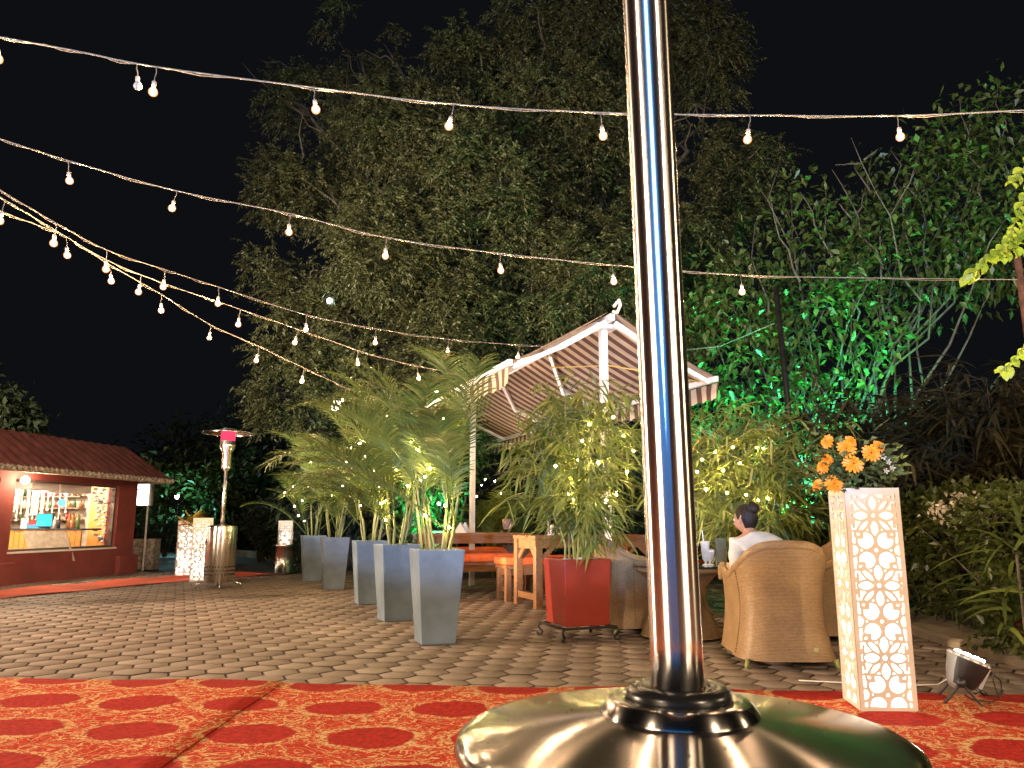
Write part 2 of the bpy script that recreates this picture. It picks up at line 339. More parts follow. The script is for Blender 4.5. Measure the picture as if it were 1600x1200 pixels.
def stripe_mat():
    m, nt, b, out = newmat('awning_stripe'); L = nt.links.new
    tc = nd(nt, 'ShaderNodeTexCoord'); sp = nd(nt, 'ShaderNodeSeparateXYZ'); L(tc.outputs['UV'], sp.inputs[0])
    a = nd(nt, 'ShaderNodeMath', operation='MULTIPLY'); a.inputs[1].default_value = 1/.20; L(sp.outputs[0], a.inputs[0])
    f = nd(nt, 'ShaderNodeMath', operation='FRACT'); L(a.outputs[0], f.inputs[0])
    g = nd(nt, 'ShaderNodeMath', operation='GREATER_THAN'); g.inputs[1].default_value = .5; L(f.outputs[0], g.inputs[0])
    mx = nd(nt, 'ShaderNodeMix', data_type='RGBA'); mx.inputs[6].default_value = (.50, .40, .30, 1); mx.inputs[7].default_value = (.105, .055, .040, 1); L(g.outputs[0], mx.inputs[0])
    no = nd(nt, 'ShaderNodeTexNoise'); no.inputs['Scale'].default_value = 3; no.inputs['Detail'].default_value = 5; L(tc.outputs['UV'], no.inputs['Vector'])
    mr = nd(nt, 'ShaderNodeMapRange'); mr.inputs[1].default_value = .3; mr.inputs[2].default_value = .7; mr.inputs[3].default_value = .8; mr.inputs[4].default_value = 1.1; L(no.outputs[0], mr.inputs[0])
    m2 = nd(nt, 'ShaderNodeMix', data_type='RGBA', blend_type='MULTIPLY'); m2.inputs[0].default_value = 1; L(mx.outputs[2], m2.inputs[6]); L(mr.outputs[0], m2.inputs[7])
    L(m2.outputs[2], b.inputs['Base Color']); b.inputs['Roughness'].default_value = .85
    t = nd(nt, 'ShaderNodeBsdfTranslucent'); L(m2.outputs[2], t.inputs[0]); x = nd(nt, 'ShaderNodeMixShader'); x.inputs[0].default_value = .15
    L(b.outputs[0], x.inputs[1]); L(t.outputs[0], x.inputs[2]); L(x.outputs[0], out.inputs[0])
    return m
M['stripe'] = stripe_mat()
def diffuser_mat():
    m, nt, b, out = newmat('lamp_acrylic'); L = nt.links.new
    t = nd(nt, 'ShaderNodeBsdfTranslucent'); t.inputs[0].default_value = (.95, .92, .86, 1)
    d = nd(nt, 'ShaderNodeBsdfDiffuse'); d.inputs[0].default_value = (.8, .78, .72, 1)
    x = nd(nt, 'ShaderNodeMixShader'); x.inputs[0].default_value = .3; L(t.outputs[0], x.inputs[1]); L(d.outputs[0], x.inputs[2]); L(x.outputs[0], out.inputs[0])
    nt.nodes.remove(b); return m
M['acrylic'] = diffuser_mat()
# ------------------------------------------------------------------ foliage helpers
def unit(a): return a/np.maximum(np.linalg.norm(a, axis=-1, keepdims=True), 1e-9)
def leafgeo(P, D, N, L, W, fold=.15, droop=.1):
    """two-triangle leaves folded at the midrib; P base, D direction, N up"""
    D = unit(D); Sd = unit(np.cross(D, N)); U = np.cross(Sd, D); n = len(P)
    L = np.broadcast_to(np.asarray(L, float).reshape(-1, 1), (n, 1)); W = np.broadcast_to(np.asarray(W, float).reshape(-1, 1), (n, 1))
    mid = P + D*L*.42 + U*W*fold; tip = P + D*L - np.array([0, 0, 1.])*L*droop
    V = np.stack([P, mid+Sd*W*.5, tip, mid-Sd*W*.5], 1).reshape(-1, 3)
    b = np.arange(n)[:, None]*4
    return V, np.concatenate([b+[0, 1, 2], b+[0, 2, 3]], 1).reshape(-1, 3)
def bladegeo(P, D, L, W, droop=.4, seg=3, N=None):
    """long narrow blades that bend down, seg pieces"""
    n = len(P); D = unit(D); Z = np.array([0, 0, 1.])
    if N is None: N = np.tile(Z, (n, 1)) + RNG.normal(0, .35, (n, 3))
    Sd = unit(np.cross(D, N)); L = np.broadcast_to(np.asarray(L, float).reshape(-1, 1), (n, 1)); W = np.broadcast_to(np.asarray(W, float).reshape(-1, 1), (n, 1))
    rows = []
    for k in range(seg):
        t = k/seg; p = P + D*L*t - Z*L*droop*t*t; wd = W*(.35 if k == 0 else (1-.55*t))*.5
        rows += [p+Sd*wd, p-Sd*wd]
    rows.append(P + D*L - Z*L*droop)
    V = np.stack(rows, 1); m = V.shape[1]; V = V.reshape(-1, 3); b = np.arange(n)[:, None]*m; F = []
    for k in range(seg-1): F += [b+[2*k, 2*k+1, 2*k+3], b+[2*k, 2*k+3, 2*k+2]]
    F.append(b+[2*seg-2, 2*seg-1, 2*seg])
    return V, np.concatenate(F, 1).reshape(-1, 3)
def join(parts):
    Vs, Fs, n = [], [], 0
    for V, F in parts: Vs.append(V); Fs.append(F+n); n += len(V)
    return np.concatenate(Vs), np.concatenate(Fs)
def sphdir(n): return unit(RNG.normal(0, 1, (n, 3)))
def clumps(ell, n, lo=.6, flat=0.):
    """points in the outer part of a union of ellipsoids (centre, radii)"""
    w = np.array([e[1][0]*e[1][1]*e[1][2] for e in ell])**.7; w /= w.sum(); k = RNG.choice(len(ell), n, p=w)
    C = np.array([tuple(e[0]) for e in ell])[k]; Rr = np.array([tuple(e[1]) for e in ell])[k]; d = sphdir(n)
    return C + d*Rr*RNG.uniform(lo, 1, (n, 1))**.6, d
def pinnate(C, Dc, twigs, lf, L, W, twl, spread=.4):
    """every clump gets twigs with paired drooping leaflets"""
    n = len(C)*twigs; B = np.repeat(C, twigs, 0) + RNG.normal(0, spread, (len(C)*twigs, 3))*[1, 1, .75]
    D = unit(np.repeat(Dc, twigs, 0)*.8 + RNG.normal(0, .75, (n, 3)) + [0, 0, -.15]); Z = np.array([0, 0, 1.])
    Sd = unit(np.cross(D, Z + RNG.normal(0, .3, (n, 3)))); Ps, Ds = [], []
    for i in range(lf):
        t = (i//2+.6)/(lf/2); s = 1 if i % 2 else -1
        Ps.append(B + D*twl*t - Z*twl*.35*t*t); Ds.append(D*.55 + s*Sd*.85 - Z*.25 + RNG.normal(0, .22, (n, 3)))
    P = np.concatenate(Ps); Dd = np.concatenate(Ds)
    return leafgeo(P, Dd, Z + RNG.normal(0, .45, (len(P), 3)), L*RNG.uniform(.7, 1.25, len(P)), W*RNG.uniform(.75, 1.2, len(P)), .2, .15)
def wander(a, b, n=7, j=.12):
    a, b = Vector(a), Vector(b); L = (b-a).length; out = []
    for i in range(n):
        t = i/(n-1); p = a.lerp(b, t)
        if 0 < i < n-1: p = p + Vector((random.gauss(0, j), random.gauss(0, j), random.gauss(0, j*.5)))*L*.3
        out.append(p)
    return out
def taper(pts, r0, r1): n = len(pts); return [r0+(r1-r0)*i/(n-1) for i in range(n)]
# ================================================================== SETTING
def sheet(name, x0, x1, y0, y1, z, m, res=1):
    b = MB()
    for i in range(res):
        for j in range(res):
            xa, xb = x0+(x1-x0)*i/res, x0+(x1-x0)*(i+1)/res; ya, yb = y0+(y1-y0)*j/res, y0+(y1-y0)*(j+1)/res
            b.add([(xa, ya, z), (xb, ya, z), (xb, yb, z), (xa, yb, z)], [(0, 1, 2, 3)])
    return b.build(name, m)
struct(sheet('ground', -150, 150, -60, 250, -.06, M['earth']))
struct(sheet('road', -60, -3.2, 15.6, 31, -.03, M['asphalt']))
def pavers():
    r = .128; dx = 1.5*r; dy = math.sqrt(3)*r; g = .0055; ang = R(-7); ca, sa = math.cos(ang), math.sin(ang)
    X, Y = [], []
    for i in range(-75, 40):
        for j in range(0, 110):
            x = i*dx; y = -4 + j*dy + (dy/2 if i % 2 else 0); wx, wy = x*ca-y*sa, x*sa+y*ca
            if wy < 3.4 or wy > 15.35 or wx > 3.75 + max(0, 5-wy)*.2 or abs(wx) > wy*.74+1.3: continue
            X.append(wx); Y.append(wy)
    X, Y = np.array(X), np.array(Y); n = len(X); z = RNG.normal(0, .0015, n); tx, ty = RNG.normal(0, .003, n), RNG.normal(0, .003, n)
    rings = []
    for rr, zz in ((r-g, -.03), (r-g, -.003), (r-g-.0045, 0.)):
        ring = []
        for k in range(6):
            a = ang + k*math.pi/3; ox, oy = rr*math.cos(a), rr*math.sin(a)
            ring.append(np.stack([X+ox, Y+oy, z+zz+ox*tx+oy*ty], 1))
        rings.append(np.stack(ring, 1))
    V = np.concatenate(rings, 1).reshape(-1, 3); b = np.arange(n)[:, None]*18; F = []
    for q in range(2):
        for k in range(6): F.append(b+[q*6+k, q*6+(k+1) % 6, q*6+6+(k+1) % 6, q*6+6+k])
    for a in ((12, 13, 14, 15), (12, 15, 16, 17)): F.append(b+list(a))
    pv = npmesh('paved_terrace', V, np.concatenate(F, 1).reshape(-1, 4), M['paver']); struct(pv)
    pv.data.materials.append(mat('paver_side', (.055, .038, .028), .95, var=.4, scale=20)); pv.data.polygons.foreach_set('material_index', np.tile(np.array([1]*12+[0, 0], dtype=np.int32), n))  # paver sides and chamfers coloured darker than the tops
    struct(sheet('paving_bed', -14, 3.8, 2, 15.6, -.012, mat('joint_sand', (.03, .022, .017), .95, var=.4, scale=30)))
pavers()
def carpet(name, x0, x1, y0, yl, yr, z, label, seed):
    rnd = random.Random(seed); b = MB(); nx, ny = 44, 26
    def top(x): return yl + (yr-yl)*(x+3.2)/5.5
    P = []
    for i in range(nx+1):
        for j in range(ny+1):
            x = x0+(x1-x0)*i/nx; y = y0+(top(x)+.02*math.sin(x*2.3)-y0)*j/ny
            zz = z + .004*math.sin(x*5.1+y*2.2)+.003*math.sin(y*9+x*3)+rnd.uniform(-.001, .001)
            P.append((x, y, max(zz, .004)))
    F = [(i*(ny+1)+j, (i+1)*(ny+1)+j, (i+1)*(ny+1)+j+1, i*(ny+1)+j+1) for i in range(nx) for j in range(ny)]
    b.add(P, F); o = b.build(name, M['carpet'], smooth=True)
    s = o.modifiers.new('thickness', 'SOLIDIFY'); s.thickness = .004; s.offset = -1
    return tag(o, label, 'carpet')
carpet('carpet', -6.2, -1.36, -1.5, 4.94, 4.55, .017, 'red and gold damask carpet strip left of the diagonal seam, lapped over the next strip', 1)
carpet('carpet', -1.42, 3.6, -1.5, 4.94, 4.55, .011, 'red and gold damask carpet strip under the near heater and the tall lattice lantern', 2)
def runner():
    L0, L1, L2 = gnd(-160, 952), gnd(280, 909), gnd(436, 898); b = MB(); P = []; n = 40
    path = [L0, L1, L2]
    for i in range(n+1):
        t = i/n*2; k = min(int(t), 1); p = path[k].lerp(path[k+1], t-k)
        d = (path[k+1]-path[k]).normalized(); nn = Vector((-d.y, d.x, 0)); w = 1.15
        for j in range(4): q = p + nn*(w*j/3 + .03*math.sin(i*1.1)); P.append((q.x, q.y, .014+.006*math.sin(i*.9+j)))
    b.add(P, [(i*4+j, (i+1)*4+j, (i+1)*4+j+1, i*4+j+1) for i in range(n) for j in range(3)])
    tag(b.build('carpet_runner', M['runner'], smooth=True), 'plain red carpet runner laid along the front of the maroon kiosk', 'carpet')
runner()
def kerb_right():
    b = MB(); pts = [(3.50, 9.6), (3.46, 7.3), (3.40, 6.2), (3.36, 5.2), (3.42, 4.2)]
    prof = []
    for i in range(25):
        t = i/24*4; k = min(int(t), 3); f = t-k
        x = pts[k][0]+(pts[k+1][0]-pts[k][0])*f; y = pts[k][1]+(pts[k+1][1]-pts[k][1])*f
        prof.append((x+random.uniform(-.025, .02)*(1 if y < 5.6 else .3), y, random.uniform(-.012, .006)))
    V = []
    for x, y, dz in prof: V += [(x, y, -.05), (x, y, .055+dz), (x+.03, y, .075+dz), (x+.5, y, .08), (x+.5, y, -.05)]
    F = [(i*5+j, (i+1)*5+j, (i+1)*5+j+1, i*5+j+1) for i in range(24) for j in range(4)]
    b.add(V, F); struct(b.build('kerb', M['concrete']))
kerb_right()
struct(sheet('planting_bed', 3.85, 12, 2.5, 30, .03, M['soil']))
def road_kerb():
    b = MB(); pts = [at(330, 852, 24)*1, at(395, 858, 22.5), at(425, 863, 21), at(470, 866, 20.5)]
    b2 = [Vector((p.x, p.y, .04)) for p in pts]
    for a, c in zip(b2, b2[1:]): b.bar(a, c, .3, .2)
    struct(b.build('road_kerb', M['concrete'], bevel=.02))
road_kerb()
for i in range(9):
    p = gnd(231+i*13.5, 850-i*.6); b = MB().ball((p.x, p.y, .10), .17, 8, 6, (1, 1, .75), .06)
    tag(b.build('kerb_stone', M['white'], smooth=True), f'small whitewashed stone along the far road edge, {ORD[i]} from the kiosk', 'stone', 'whitewashed stones along the road')
# ------------------------------------------------------------------ kiosk
def kiosk():
    Rc = Vector((-7.28, 15.07, 0)); u = Vector((-.146, -.9893, 0)); n = Vector((.9893, -.146, 0)); Z = Vector((0, 0, 1))
    T = thing('kiosk', 'low maroon kiosk with pent tile roof and big lit display windows', 'kiosk', Rc)
    def W(a, d, z): return Rc + u*a - n*d + Z*z           # a along the front from the right corner, d into the room
    def blk(b, a0, a1, d0, d1, z0, z1):
        V = [W(a, d, z) for a in (a0, a1) for d in (d0, d1) for z in (z0, z1)]
        return b.add(V, [(0, 1, 3, 2), (4, 6, 7, 5), (0, 4, 5, 1), (2, 3, 7, 6), (0, 2, 6, 4), (1, 5, 7, 3)])
    def loc(px, py, d):                                    # point seen at a photo pixel on the plane d behind the front
        x, f, z = _ray(px, py); o = Vector((0, 0, CAMH)); dr = Vector((x, f, z)); q = Rc - n*d
        t = (q-o).dot(n)/dr.dot(n); p = o+dr*t; return (p-Rc).dot(u), p.z
    TH, SILL, TOP, WT = .22, .50, 1.62, 1.80
    b = MB(); wins = [(.55, 3.06), (3.36, 6.3)]; A1 = 7.2
    blk(b, 0, A1, 0, TH, -.02, SILL); blk(b, 0, A1, 0, TH, TOP, WT)
    for a0, a1 in ((0, .55), (3.06, 3.36), (6.3, A1)): blk(b, a0, a1, 0, TH, SILL, TOP)
    blk(b, 0, .2, TH, 3.2, -.02, WT); blk(b, A1-.2, A1, TH, 3.2, -.02, WT); blk(b, .2, A1-.2, 3.0, 3.2, -.02, WT)
    b.build('wall', M['maroon'], T)
    for a0, a1 in ((-.05, .50), (3.0, 3.42)):
        q = MB(); blk(q, a0, a1, -.10, -.001, -.02, .34); q.build('pillar_base', M['maroon'], T, bevel=.01)
    q = MB(); blk(q, .58, .74, -.012, -.001, .0, .30); q.build('service_hatch', M['maroon'], T)
    q = MB(); blk(q, .2, A1-.2, TH, 3.0, -.012, .03); q.build('floor', mat('kiosk_floor', (.35, .30, .25), .4), T)
    q = MB(); blk(q, .2, A1-.2, TH, 3.0, WT-.06, WT-.005); q.build('ceiling', M['white'], T)
    # pent roof with tiles: ribs run down the slope, hip end on the right
    q = MB(); na, nr = 64, 10; e0, e1 = -.42, A1+.3
    for face in range(2):
        N = na if face == 0 else 20; P = []
        for i in range(N+1):
            for j in range(nr+1):
                t = j/nr; stp = .022*((j % 2)*1.)
                rib = .018*abs(math.sin(i*math.pi/2))
                if face == 0:
                    lo = e0 + t*.62; a = lo + (e1-lo)*i/N; P.append(W(a, -.45+.62*t, WT-.03+.60*t+rib+stp*.3))
                else:
                    d0 = -.45+.62*t; d = d0 + (3.4-d0)*i/N; P.append(W(e0+t*.62, d, WT-.03+.60*t+rib+stp*.3))
        q.add(P, [(i*(nr+1)+j, (i+1)*(nr+1)+j, (i+1)*(nr+1)+j+1, i*(nr+1)+j+1) for i in range(N) for j in range(nr)])
    rf = q.build('roof', M['tileroof'], T)
    q = MB(); blk(q, .2, A1, .17, 3.2, WT+.50, WT+.57); q.build('flat_roof', M['tileroof'], T)
    q = MB(); blk(q, e0, A1+.3, -.47, -.36, WT-.10, WT-.02); blk(q, e0-.02, e0+.08, -.36, 3.3, WT-.10, WT-.02)
    for i in range(70):
        a = e0+.05+i*.11
        if a < A1+.2: p = W(a, -.48, WT-.05); q.ball(p, .045, 6, 4, (1, 1, 1), .2)
    q.build('eave', M['eave'], T)
    q = MB(); blk(q, e0+.08, A1+.3, -.355, -.001, WT-.05, WT-.03); q.build('soffit', M['maroon'], T)
    m, nt, bs, out = newmat('window_glass'); bs.inputs['Base Color'].default_value = (1, 1, 1, 1); bs.inputs['Roughness'].default_value = 0; nt.nodes.remove(bs)
    g = nd(nt, 'ShaderNodeBsdfTransparent'); gl = nd(nt, 'ShaderNodeBsdfGlossy'); gl.inputs['Roughness'].default_value = .02
    x = nd(nt, 'ShaderNodeMixShader'); x.inputs[0].default_value = .07; nt.links.new(g.outputs[0], x.inputs[1]); nt.links.new(gl.outputs[0], x.inputs[2]); nt.links.new(x.outputs[0], out.inputs[0])
    for a0, a1 in wins:
        f = MB(); blk(f, a0, a0+.045, .05, .12, SILL, TOP); blk(f, a1-.045, a1, .05, .12, SILL, TOP); blk(f, a0+.045, a1-.045, .05, .12, TOP-.04, TOP); blk(f, a0+.045, a1-.045, .05, .12, SILL, SILL+.035)
        wf = f.build('window', mat('window_frame', (.10, .075, .06), .4, var=.1), T)
        f = MB(); f.add([W(a0+.045, .08, SILL+.035), W(a1-.045, .08, SILL+.035), W(a1-.045, .08, TOP-.04), W(a0+.045, .08, TOP-.04)], [(0, 1, 2, 3)]); f.build('pane', m, wf)
        f = MB(); blk(f, a0-.02, a1+.02, -.03, -.001, SILL-.03, SILL); f.build('sill', M['white'], wf)
    # inside: back wall, timber panel, counter
    q = MB(); blk(q, .25, A1-.25, 2.93, 2.99, .03, WT-.07); q.build('back_wall', mat('inner_wall', (.30, .26, .22), .8), T)
    pine = wood('pine_panel', (.58, .27, .07), .45)
    def pA(px, py, a0):                                    # (d, z) of the point seen at a photo pixel on the cross plane a = a0
        x, f, z = _ray(px, py); o = Vector((0, 0, CAMH)); dr = Vector((x, f, z)); q = Rc + u*a0
        t = (q-o).dot(u)/dr.dot(u); p = o+dr*t; return -(p-Rc).dot(n), p.z
    q = MB(); blk(q, .202, .24, TH, 3.0, .03, WT-.06); q.build('inner_wall', mat('inner_wall', (.40, .34, .28), .8), T)
    d1, _ = pA(139, 800, .28); q = MB(); k = TH+.02
    while k < d1: blk(q, .242, .27, k, min(k+.30, d1), .03, WT-.07); k += .306
    q.build('timber_panel', pine, T)
    for y0, y1, z0 in ((TH+.12, d1-.08, 1.30), (TH+.05, d1-.25, .60)): q = MB(); blk(q, .272, .28, y0, y1, z0, z0+.06); q.build('panel_slot', M['trousers'], T)
    CA, CT = 1.25, .84; d0, _ = pA(127, 830, CA); d2 = 2.9
    q = MB(); k = d0
    while k < d2: blk(q, CA-.04, CA, k+.004, min(k+.105, d2), .03, CT-.03); k += .11
    q.build('counter_front', pine, T)
    q = MB(); blk(q, CA-.5, CA+.03, d0-.03, d2, CT-.028, CT); q.build('counter_top', M['trousers'], T)
    e0, zt = pA(103, 829, 1.75); e1, _ = pA(36, 829, 1.75); q = MB()
    q.add([W(1.62, e0-.12, .30), W(1.62, e1-.1, .30), W(1.75, e1, .80), W(1.75, e0, .80), W(1.60, e0-.12, .30), W(1.60, e1-.1, .30), W(1.73, e1, .80), W(1.73, e0, .80)], [(0, 1, 2, 3), (7, 6, 5, 4), (0, 4, 5, 1), (3, 2, 6, 7), (0, 3, 7, 4), (1, 5, 6, 2)])
    q.build('front_board', mat('grey_board', (.42, .37, .30), .6), T)
    q = MB()
    for z in (.98, 1.2, 1.42): blk(q, .242, .45, d1+.1, 2.95, z, z+.025)
    sf = q.build('shelf', wood('dark_shelf', (.16, .09, .05)), T)
    rb = random.Random(8)
    for z in (1.005, 1.225, 1.445):
        k = d1+.16
        while k < 2.9:
            h = rb.uniform(.12, .17); p = W(rb.uniform(.30, .40), k, z+.001); r = rb.uniform(.026, .036)
            o = MB().lathe([(r*.2, 0), (r, .002), (r, h*.6), (r*.4, h*.78), (r*.35, h), (r*.05, h+.002)], p, 10).build('bottle', BOT[rb.randrange(len(BOT))], T, True); k += rb.uniform(.08, .14)
    for a, d in ((1.0, 1.0), (1.0, 2.1), (2.2, 1.3), (4.6, 1.3)):
        p = W(a, d, WT-.19); lamp('kiosk_lamp', 'POINT', p, 42, (1, .80, .55), .05)
        MB().ball(p + Z*.05, .032, 10, 8).build('ceiling_bulb', M['glass_kiosk'], T, True)
    q = MB(); rb = random.Random(12)
    for i in range(58):
        d = rb.uniform(.95, 2.8); a = rb.uniform(.55, 1.1); z1 = WT-.07; z0 = rb.uniform(.98, 1.3)
        q.tube([W(a, d, z1), W(a+rb.uniform(-.01, .01), d, z0)], .006, 5); q.ball(W(a, d, z0), .02, 6, 5)
        for zz in (1.55, 1.45, 1.35): q.ball(W(a, d, zz+rb.uniform(-.04, .04)), .012, 5, 4)
    q.build('bead_curtain', mat('pale_beads', (.78, .74, .66), .25, var=.2, scale=50), T)
    def item(name, label, cat, bld, m, group=None, smooth=False):
        return tag(bld.build(name, m, smooth=smooth), label, cat, group)
    # things on the counter and hanging in the window
    AF = CA-.12                                            # things stand on the counter along a = AF, facing the terrace side
    d, z = pA(69, 816, AF); T2 = thing('till_screen', 'small bright blue screen standing on the kiosk counter', 'screen', W(AF, d, CT))
    q = MB(); blk(q, AF-.03, AF, d-.17, d+.17, CT+.02, CT+.27); q.build('screen_case', M['black'], T2, bevel=.006)
    q = MB(); blk(q, AF+.001, AF+.004, d-.15, d+.15, CT+.04, CT+.25); q.build('display', emit('screen_glow', (.05, .55, .85), .8), T2)
    q = MB(); blk(q, AF-.1, AF, d-.06, d+.06, CT, CT+.019); q.build('foot', M['black'], T2)
    d, z = pA(37, 818, AF); q = MB(); blk(q, AF-.04, AF, d-.06, d+.06, CT, CT+.18); item('card_holder', 'small grey card holder at the left end of the kiosk counter', 'card holder', q, M['white'])
    d, z = pA(50, 818, AF); q = MB(); blk(q, AF-.1, AF, d-.14, d+.10, CT+.001, CT+.07); item('tray', 'blue tray left of the bright screen on the counter', 'tray', q, mat('blue_tray', (.05, .25, .5), .4))
    q = MB(); blk(q, AF-.09, AF-.01, d-.12, d+.08, CT+.071, CT+.15); item('box', 'red box stacked on the blue counter tray', 'box', q, mat('red_box', (.5, .03, .03), .5))
    for i, (px, h, r, c, nm) in enumerate(((83, .2, .03, (.7, .7, .7), 'clear'), (90, .24, .032, (.05, .05, .06), 'black'), (106, .27, .036, (.30, .13, .05), 'amber'), (112, .23, .045, (.45, .2, .1), 'copper brown'), (120, .28, .034, (.12, .2, .06), 'green'))):
        d, z = pA(px, 815, AF); p = W(AF-.03, d, CT)
        q = MB().lathe([(r*.1, 0), (r, .002), (r, h*.6), (r*.4, h*.75), (r*.36, h), (r*.05, h+.002)], p, 12)
        item('bottle', f'{nm} bottle on the kiosk counter right of the screen', 'bottle', q, mat(f'bottle_{nm.replace(" ", "_")}', c, .15), 'bottles on the kiosk counter', True)
    d, z = pA(97, 786, .7)
    q = MB().ball(W(.7, d, z), .07, 12, 10); item('blue_lamp', 'glowing round blue lamp behind the counter in the kiosk', 'lamp', q, emit('blue_glow', (.06, .45, 1), 2), None, True)
    q = MB(); blk(q, loc(140, 760, .3)[0], loc(90, 760, .3)[0]-.02, .25, .6, TOP-.16, TOP-.02); blk(q, loc(88, 760, .3)[0], loc(46, 760, .3)[0], .25, .6, TOP-.13, TOP-.01); q.build('ceiling_duct', M['white'], T, bevel=.01)
    rr = random.Random(5)
    for gi, px in enumerate((148, 158, 167, 176)):
        q = MB(); a, _ = loc(px, 800, .25); zt = TOP-.05; zb = (.72, .60, .66, .75)[gi]
        q.tube([W(a, .25, zt), W(a-.08, .25, (zt+zb)/2), W(a-.14, .25, zb)], .003, 4)
        z = zb
        while z < zt:
            t = (zt-z)/(zt-zb); q.ball(W(a-.14*t+rr.uniform(-.05, .05), .25+rr.uniform(-.03, .03), z), .035, 7, 5, (1.3, 1.2, .7), .25); z += rr.uniform(.055, .10)
        item('paper_garland', f'garland of white paper flowers in the kiosk window, {ORD[gi]} from the left', 'garland', q, M['white'], 'paper flower garlands')
    p = W(2.98, -.09, 1.60); L = thing('wall_lamp', 'round glowing bulb on the maroon pillar left of the kiosk window', 'wall lamp', p)
    MB().ball(p, .062, 14, 10).build('globe', emit('wall_bulb', (1, .80, .55), 14), L, True)
    MB().tube([p+Vector((0, 0, 0)) - n*.06, p - n*.088], .03, 10).build('socket', M['socket'], L)
    lamp('wall_bulb_light', 'POINT', p + n*.10, 14, (1, .70, .42), .06)
    # lit sign box on a post at the right corner
    p = gnd(226, 893); p = Vector((-7.35, 16.0, 0)); s = thing('sign_box', 'glowing white box sign on a thin post beside the kiosk', 'sign', p)
    c = at(222, 773, 16.0); cc = Vector((c.x+.02, 16.0, c.z)); m3 = rz(R(12))
    MB().box(cc, (.36, .2, .46), m3).build('case', M['white'], s, bevel=.01)
    f = m3 @ Vector((0, -.104, 0)); MB().box(cc+f+m3 @ Vector((-.02, 0, 0)), (.30, .006, .42), m3).build('lit_face', emit('sign_light', (1, .92, .80), 2.6), s)
    f = m3 @ Vector((-.06, -.110, .10)); MB().box(cc+f, (.10, .004, .02), m3).box(cc+f+m3 @ Vector((.0, 0, -.03)), (.03, .004, .05), m3).build('mark', M['black'], s)
    MB().tube([(cc.x+.12, 16.0, -.02), (cc.x+.12, 16.0, cc.z-.22)], .02, 8).build('post', M['white'], s)
    q = MB().box((cc.x-.13, 16.35, .30), (.7, .3, .62)); tag(q.build('low_wall', M['eave']), 'pale low wall below the glowing box sign', 'wall')
BOT = [mat('shelf_bottle', c, .15, var=.1) for c in ((.25, .12, .04), (.05, .09, .03), (.5, .48, .42), (.30, .03, .03), (.10, .06, .03))]
M['glass_kiosk'] = emit('kiosk_bulb', (1, .82, .58), 25)
kiosk()
# ------------------------------------------------------------------ awning
def awning():
    d = Vector((-.362, .932, 0)); n = Vector((.932, .362, 0)); Z = Vector((0, 0, 1))
    P0 = Vector((.97, 7.97, 0)); T = thing('awning', 'double sided brown and cream striped awning on white posts over the tables', 'awning', P0)
    zr, ze, Lr, Ll, t0, t1 = 3.06, 2.46, 1.25, 1.12, -.22, 8.3
    def Q(t, s, z): return P0 + d*t + n*s + Z*z
    for t in (0, 4.38, 8.0): MB().box(P0+d*t+Z*1.5, (.075, .075, 3.0), rz(R(21))).build('post', M['white'], T, bevel=.006)
    MB().bar(Q(t0, 0, zr), Q(t1, 0, zr), .065, .075).build('ridge_beam', M['white'], T, bevel=.01)
    b = MB(); uv = []
    for sgn, L in ((1, Lr), (-1, Ll)):
        N, K = 60, 8; P = []
        for i in range(N+1):
            for j in range(K+1):
                t = t0+(t1-t0)*i/N; f = j/K; P.append(Q(t, sgn*(.04+(L-.04)*f), zr+.055+(ze-zr)*f - .035*math.sin(math.pi*f))); uv.append((t, L*f))
        b.add(P, [(i*(K+1)+j, (i+1)*(K+1)+j, (i+1)*(K+1)+j+1, i*(K+1)+j+1) for i in range(N) for j in range(K)])
    b.uv = uv; b.build('canopy', M['stripe'], T, True)
    for sgn, L in ((1, Lr), (-1, Ll)):
        MB().bar(Q(t0, sgn*(L+.02), ze+.03), Q(t1, sgn*(L+.02), ze+.03), .05, .065).build('front_bar', M['white'], T, bevel=.008)
        b = MB(); uv = []; N = 170; P = []
        for i in range(N+1):
            t = t0+(t1-t0)*i/N; h = .155+.03*abs(math.sin((t)/.2*math.pi)); wv = .012*math.sin(t*9)
            P += [Q(t, sgn*(L+.035), ze-.013), Q(t, sgn*(L+.03)+wv, ze-.013-h*.5), Q(t, sgn*(L+.03)+wv*1.5, ze-.013-h)]; uv += [(t, 0), (t, .1), (t, .2)]
        b.add(P, [(i*3+j, (i+1)*3+j, (i+1)*3+j+1, i*3+j+1) for i in range(N) for j in range(2)])
        b.uv = uv; b.build('valance', M['stripe'], T, True)
        for t in (t0+.06, 1.5, 3.3, 5.3, 7.3):
            e = t + (.9 if t > 0 else 0.02)
            k = Q((t+e)/2+ (.45 if t > 0 else 0), sgn*L*.52, (zr+ze)/2-.06)
            a = MB().bar(Q(t, sgn*.05, zr-.05), k, .045, .06); a.bar(k, Q(e, sgn*(L-.03), ze+.0), .04, .05); a.build('folding_arm', M['white'], T, bevel=.005)
    MB().tube([Q(t0-.02, .0, zr+.05), Q(t0-.10, .0, zr+.02), Q(t0-.12, .03, zr+.10), Q(t0-.06, .05, zr+.17), Q(t0+.02, .03, zr+.12)], .016, 8).build('crank_hook', M['white'], T)
    MB().box(Q(0, 0, zr-.065), (.26, .20, .05), rz(R(21))).build('bracket', M['white'], T, bevel=.005)
    MB().tube([at(860, 574, 9.0), at(905, 573, 8.6), at(950, 571, 8.1), at(1005, 580, 8.3), at(1100, 598, 8.5)], .008, 6).build('cable', mat('yellow_cable', (.55, .38, .10), .5), T)
awning()
